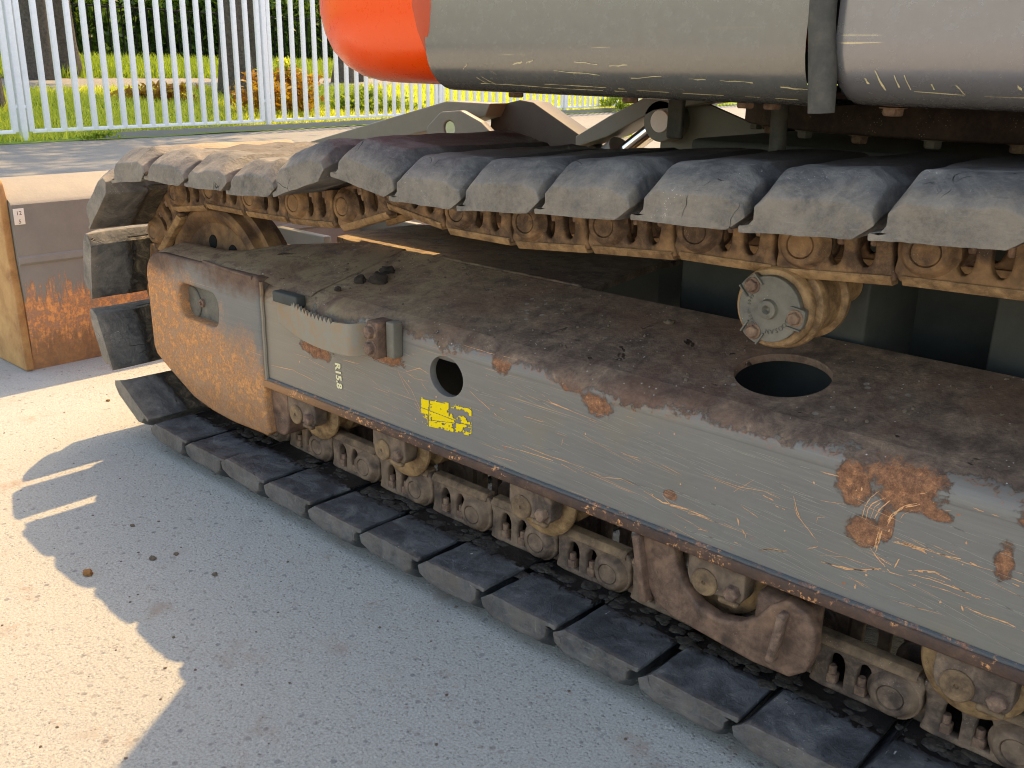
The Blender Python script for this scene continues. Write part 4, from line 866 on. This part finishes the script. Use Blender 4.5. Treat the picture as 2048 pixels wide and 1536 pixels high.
# dozer blade
bp_ = [(-1.415, .530), (-1.405, .542), (-1.34, .519), (-1.330, .5125), (-1.275, .489), (-1.268, .480), (-1.268, .335), (-1.262, .330), (-1.260, .316), (-1.268, .308), (-1.262, .26), (-1.258, .18), (-1.262, .10), (-1.270, .0), (-1.30, -.001), (-1.36, .0), (-1.42, .15), (-1.44, .30), (-1.40, .45)]
bl = part('dozer_blade', extr_me(bp_, -.075, 2.05, axis='Y', ang=30), MT['blade'])
part('end_plate', plate_me(roundpoly([(-1.262, .002), (-1.268, .20), (-1.282, .33), (-1.284, .50), (-1.30, .545), (-1.36, .57), (-1.50, .5), (-1.72, .2), (-1.76, 0)], [.004, .1, .05, .02, .03, .03, .05, .05, .005], 5), (), -.098, -.076, .003), MT['bladeend'], parent=bl)
stq = part('number_plate', box_me(-1.2695, -1.2672, -.0715, -.0425, .425, .470, .0006), MT['sticker'], parent=bl)
stq.data.transform(Matrix.Translation((.0015, 0, .0)))
YZ = Matrix(((0, 0, 1, 0), (1, 0, 0, 0), (0, 1, 0, 0), (0, 0, 0, 1)))
for s_, dy, dz in (('12', 0, .452), ('5', 0, .4285)):
    t_ = text_me(s_, .016, .0002); t_.transform(Matrix.Translation((-1.2656, -.057, dz)) @ YZ); t_.materials.append(MT['ink']); part('plate_number', t_, None, parent=bl)
for y_ in (.75, 1.15): part('blade_rib', box_me(-1.262, -.95, y_, y_ + .03, .02, .34, .004), MT['green'], parent=bl)
# far track (only its hidden bulk and the strip seen between the bodies)
ft = part('far_track_frame', box_me(-.10, 2.35, 2.02, 2.22, .22, .48, .01), MT['side'])
r8 = random.Random(8)
for n_ in range(12, -2, -1):
    obj_at('rubber_shoe', SHOES[n_ % 6], Matrix.Translation((0, 1.98, 0)) @ frame_of((P * n_, .1), (P * (n_ - 1), .1)))
for n_ in range(0, 12):
    obj_at('rubber_shoe', SHOES[n_ % 6], Matrix.Translation((0, 1.98, 0)) @ frame_of((-.15 + P * n_, .62), (-.15 + P * (n_ + 1), .62)))

# caked grime between shoes and links of the lower run
r9 = random.Random(9); gm = []
for i in range(330):
    x = r9.uniform(-.45, 1.6); y = -.012 + r9.gauss(0, .016) ; y = min(y, .006); rad = r9.uniform(.004, .013)
    bm = bmesh.new(); bmesh.ops.create_icosphere(bm, subdivisions=2, radius=1)
    for v in bm.verts:
        k_ = 1 + .5 * nz(v.co, 1.8, i); v.co = Vector((v.co.x * rad * k_ * 1.3, v.co.y * rad * k_, max(-.3, v.co.z) * rad * k_ * .22))
    bmesh.ops.translate(bm, verts=bm.verts[:], vec=(x, y, .0655)); me = bpy.data.meshes.new('m'); bm.to_mesh(me); bm.free(); gm.append(me)
gmm = joinme(gm); gmm.materials.append(MT['grime']); part('caked_grime', gmm, None, 60, kind='stuff')
# ------------------------------------------------------------------ fence
FP = [(-9.0, 0.0)] + [(-9.399, 3.192), (-9.834, 6.54), (-10.30, 10.14), (-10.797, 13.94), (-11.233, 17.30), (-11.607, 20.17), (-12.0, 23.3)]
FP[0] = (fenceX(-.1), -.1)
barm = box_me(-.031, .031, -.02, .02, 0, 2.05, .004, ) ; barm.materials.append(MT['white'])
postm = box_me(-.035, .035, -.035, .035, -.02, 2.3, .006); postm.materials.append(MT['white'])
ords = ['leftmost', 'first full', 'second full', 'third', 'fourth', 'fifth', 'farthest']
pw = ['at the left edge of the photo', 'left of the tree trunks', 'left of the orange shell', 'under the orange shell', 'seen beyond the blade arm', 'seen under the machine', 'near the far end of the row', 'at the far end of the row']
for i, (x, y) in enumerate(FP):
    po = bpy.data.objects.new('fence_post', postm); COL.objects.link(po); po.location = (x, y, 0); po.rotation_euler.z = math.atan(.13)
    tag(po, 'white steel fence post, number %s from the left, %s' % (['zero', 'one', 'two', 'three', 'four', 'five', 'six', 'seven'][i], pw[i]), 'fence post', 'white fence posts')
NB = [16, 17, 17, 17, 16, 14, 14]
for i in range(len(FP) - 1):
    a, b = Vector(FP[i]), Vector(FP[i + 1]); d = (b - a); L_ = d.length; d.normalize()
    e = empty('bar_fence', 'white steel bar fence section, %s from the left between two square posts' % ords[i], 'fence', (a.x, a.y, 0), 'white fence panels'); e.rotation_euler.z = math.atan2(d.y, d.x)
    s0, s1 = .09, L_ - .09
    for nm, z in (('bottom_rail', .085), ('top_rail', 2.04)):
        link(nm, box_me(s0, s1, -.018, .018, z, z + .04, .004), MT['white'], e)
    for k in range(NB[i] + 1):
        s_ = s0 + (s1 - s0) * k / NB[i]; o = bpy.data.objects.new('bar', barm); COL.objects.link(o); o.parent = e; o.location = (s_, 0, .1)
        if 0 < k < NB[i]: o.scale = (.95, .95, .985)
    for s_ in (.045, L_ - .045): link('bracket', box_me(s_ - .05, s_ + .05, -.012, .012, .34, .375, .003), MT['white'], e)
# ------------------------------------------------------------------ vegetation
def cloud_me(n, center, rad, leaf, mat, shell=.5, seed=1, flat=1.0, nclump=30, squash=1.0):
    g = np.random.default_rng(seed)
    cl = g.normal(size=(nclump, 3)); cl /= np.linalg.norm(cl, axis=1)[:, None]; cl *= (g.uniform(shell, 1, nclump) ** (1 / 2))[:, None]
    idx = g.integers(0, nclump, n); p = cl[idx] + g.normal(0, .17, (n, 3)); p = p * np.array(rad) + np.array(center)
    s = leaf * g.uniform(.5, 1.3, n); a = g.normal(size=(n, 3)); a /= np.linalg.norm(a, axis=1)[:, None]; b = np.cross(a, g.normal(size=(n, 3))); b /= np.linalg.norm(b, axis=1)[:, None]
    v = np.zeros((n, 4, 3)); v[:, 0] = p - a * s[:, None]; v[:, 1] = p + b * s[:, None] * .45; v[:, 2] = p + a * s[:, None]; v[:, 3] = p - b * s[:, None] * .45
    me = bpy.data.meshes.new('m'); me.vertices.add(n * 4); me.vertices.foreach_set('co', v.ravel()); me.loops.add(n * 4); me.loops.foreach_set('vertex_index', np.arange(n * 4))
    me.polygons.add(n); me.polygons.foreach_set('loop_start', np.arange(n) * 4); me.polygons.foreach_set('loop_total', np.full(n, 4)); me.update(); me.validate(); me.materials.append(mat); return me
def tree(x, y, z, h, r, crown, label, seed, ncrown=9000, leaf=.12, lean=0, low=None):
    e = empty('tree', label, 'tree', (x, y, z), 'trees beyond the white fence')
    g = random.Random(seed); path = [(lean * t * t + .06 * math.sin(t * 4 + seed), .05 * math.sin(t * 5), h * t - .2) for t in [i / 9 for i in range(10)]]
    me = tube_me(path, [r * (1.35 if i == 0 else 1.0 - .055 * i) for i in range(10)], 16)
    for vv in me.vertices:
        k = 1 + .10 * nz(vv.co, 3.5, seed) + .05 * nz(vv.co, 12, seed); vv.co.x *= k; vv.co.y *= k
    link('trunk', me, MT['bark'], e)
    for i in range(4):
        a = g.uniform(0, 6.28); z0 = h * g.uniform(.5, .9); q = [(0, 0, z0), (math.cos(a) * .6, math.sin(a) * .6, z0 + .5), (math.cos(a) * 1.6, math.sin(a) * 1.6, z0 + 1.0)]
        link('limb', tube_me(q, [r * .4, r * .28, r * .12], 8), MT['bark'], e)
    link('crown', cloud_me(ncrown, (lean, 0, h + crown * .35), (crown, crown, crown * .75), leaf, MT['leaf'], .3, seed, nclump=60), None, e)
    if low: link('low_branch', cloud_me(low[0], low[1], low[2], leaf * .7, MT['leaf'], .2, seed + 3, nclump=24), None, e)
    return e
tree(-15.98, 6.14, .68, 5.0, .25, 2.0, 'thick pale trunk, leftmost of the trees beyond the road', 1)
tree(-16.8, 6.95, .70, 5.2, .24, 1.9, 'second thick trunk standing close beside the leftmost one', 2)
tree(-12.4, 7.72, .34, 9.3, .24, 3.2, 'dark double trunk between the road and the fence, left of the second post', 3, low=None)
tree(-13.0, 8.45, .40, 5.0, .13, 1.3, 'slimmer dark trunk right behind the post near the orange shell', 4)
tree(-15.2, 12.1, .64, 5.2, .20, 1.6, 'dark trunk seen just left of the orange counterweight', 5)
tree(-15.9, 13.0, .66, 5.2, .18, 1.5, 'dark trunk half hidden by the orange counterweight', 6)
# backdrop of dense undergrowth: separate bushes beyond the road
rb = random.Random(12); bl_ = ['dense dark bush beyond the road, %s of the row' % s for s in ('first', 'second', 'third', 'fourth', 'fifth', 'sixth', 'seventh', 'eighth', 'ninth', 'tenth', 'eleventh')]
for i in range(11):
    y = 3.6 + i * 1.95; x = fenceX(y) - 12.5 - rb.uniform(0, 2.0); zc = terr(12.5)
    o = link('bush', cloud_me(9000, (0, 0, 1.3), (1.6, 1.7, 1.9), .10, MT['leaf'], .2, 40 + i, nclump=70), None); o.location = (x, y + rb.uniform(-.3, .3), zc)
    tag(o, bl_[i], 'bush', 'dark bushes beyond the road')
wall = link('woodland', cloud_me(60000, (0, 0, 0), (3.0, 26, 5.0), .22, MT['leaf'], .0, 77, nclump=900), None); wall.location = (-28, 17, 3.8)
tag(wall, 'dark mass of woodland far behind the trees', 'woodland', kind='stuff')
# iron fence at the wood edge
fi = empty('iron_fence', 'thin dark iron fence at the edge of the wood', 'fence', (0, 0, 0))
ms = []
for k in range(90):
    y = 4.5 + k * .17; x = fenceX(y) - 11.0; ms.append(box_me(x - .012, x + .012, y - .012, y + .012, terr(11) - .1, terr(11) + 1.25, 0))
bars = joinme(ms); bars.materials.append(MT['hole']); ob = link('bars', bars, None, fi); ob['kind'] = 'stuff'
rl = tube_me([(fenceX(y) - 11.0, y, terr(11) + 1.2) for y in (4.5, 20)], .02, 6); rl.materials.append(MT['hole']); link('rail', rl, None, fi)
# plants by the fence
def plant(name, label, x, y, z, n, rad, leaf, mat, seed, ncl=24):
    o = link(name, cloud_me(n, (0, 0, rad[2]), rad, leaf, mat, .1, seed, nclump=ncl), None); o.location = (x, y, z); return tag(o, label, 'shrub')
plant('shrub', 'shrub of reddish orange leaves behind the fence near the orange shell', -10.95, 7.55, .05, 2600, (.35, .65, .36), .05, MT['leafred'], 21)
plant('shrub', 'yellow green creeper low on the bank left of the trunk', -12.0, 6.1, .12, 1500, (.25, .7, .20), .045, MT['leafred'], 22)
plant('shrub', 'bright leafy sprig high beside the fence post', -11.3, 7.75, .68, 160, (.2, .3, .16), .06, MT['grass'], 23, 6)
plant('shrub', 'low green weeds on the bank under the counterweight', -11.2, 9.6, .05, 2400, (.35, .9, .20), .055, MT['grass_far'], 24)
plant('weed', 'small weeds at the foot of the far fence post', -10.7, 15.6, .0, 500, (.3, .5, .16), .05, MT['grass_far'], 25, 10)
plant('weed', 'patch of weeds on the paving beyond the blade arm', -6.3, 9.3, .0, 700, (.3, .6, .05), .03, MT['grass_far'], 26, 12)
plant('weed', 'small weed clump at the foot of the first fence post', -9.2, 3.9, .0, 160, (.1, .3, .05), .03, MT['grass_far'], 27, 6)
# shade trees standing left of the frame (they throw the shade on the paving)
for i, (x, y) in enumerate([(-10.0, 3.6), (-11.4, 1.2)]):
    tree(x - 1.4, y, .2, 9.0, .16, 2.9, ['tall tree on the bank whose crown shades the paving beyond the blade', 'tall tree at the left edge whose crown shades the fence'][i], 60 + i, 8000, .14)
# ------------------------------------------------------------------ small things
def clod(name, label, cat, x, y, z, r, mat, seed, sq=.7, group=None):
    bm = bmesh.new(); bmesh.ops.create_icosphere(bm, subdivisions=3, radius=1)
    for v in bm.verts:
        k = 1 + .45 * nz(v.co, 1.6, seed) + .25 * nz(v.co, 4, seed); v.co = Vector((v.co.x * k * r, v.co.y * k * r * .8, max(-.2 * r, v.co.z * k * r * sq)))
    me = bpy.data.meshes.new('m'); bm.to_mesh(me); bm.free(); o = link(name, me, mat, None, 60); o.location = (x, y, z + .15 * r); return tag(o, label, cat, group)
clod('mud_clod', 'largest dark mud clod lying on the top of the track frame', 'mud', .142, .062, .470, .020, MT['mud'], 1, .8)
clod('mud_clod', 'dark mud clod beside the largest one, nearer the idler', 'mud', .105, .045, .466, .014, MT['mud'], 2, .9)
clod('mud_clod', 'flat dark mud clod behind the largest one', 'mud', .118, .105, .480, .017, MT['mud'], 3, .5)
clod('mud_clod', 'small dark mud crumb above the toothed step', 'mud', .10, -.005, .456, .007, MT['mud'], 4, 1)
clod('mud_clod', 'small pale crumb on the rusty top plate left of the carrier roller', 'mud', .76, .145, .489, .009, MT['pebble'], 5, .6)
clod('stone', 'orange brown stone on the sunlit concrete at the shadow edge', 'stone', .0, -.506, 0, .011, MT['stone'], 6, .6)
clod('pebble', 'brown pebble, left of a close pair in the shade', 'pebble', .030, -.399, 0, .007, MT['pebble'], 7)
clod('pebble', 'rounder pebble, right of the close pair in the shade', 'pebble', .045, -.360, 0, .005, MT['pebble'], 8)
clod('pebble', 'lone brown pebble in the shade between stone and track', 'pebble', .163, -.351, 0, .006, MT['pebble'], 9)
clod('pebble', 'brown pebble nearest the lowest slit of light', 'pebble', -.121, -.36, 0, .005, MT['pebble'], 10)
clod('pebble', 'small pebble on the sunlit concrete by the blade', 'pebble', -.86, -.05, 0, .006, MT['stone'], 11)
rp = random.Random(31); ms = []
for i in range(260):
    x, y = rp.uniform(-1.2, 1.6), rp.uniform(-1.0, .0); r = rp.uniform(.0009, .0030)
    bm = bmesh.new(); bmesh.ops.create_icosphere(bm, subdivisions=1, radius=r)
    for v in bm.verts: v.co *= rp.uniform(.7, 1.2); v.co.z = max(v.co.z * .6, -.3 * r)
    bmesh.ops.translate(bm, verts=bm.verts[:], vec=(x, y, .0005)); me = bpy.data.meshes.new('m'); bm.to_mesh(me); bm.free(); ms.append(me)
for i in range(110):
    x, y = rp.uniform(-.05, 1.45), rp.uniform(.0, .19); r = rp.uniform(.0008, .0030)
    if (x - .996) ** 2 + (y - .075) ** 2 < .0056: continue
    bm = bmesh.new(); bmesh.ops.create_icosphere(bm, subdivisions=1, radius=r)
    for v in bm.verts: v.co *= rp.uniform(.6, 1.3)
    bmesh.ops.translate(bm, verts=bm.verts[:], vec=(x, y, zt(y) + .3 * r)); me = bpy.data.meshes.new('m'); bm.to_mesh(me); bm.free(); ms.append(me)
gr = joinme(ms); gr.materials.append(MT['pebble']); tag(link('grit', gr, None), 'fine dark grit scattered over the concrete and the frame top', 'grit', kind='stuff')
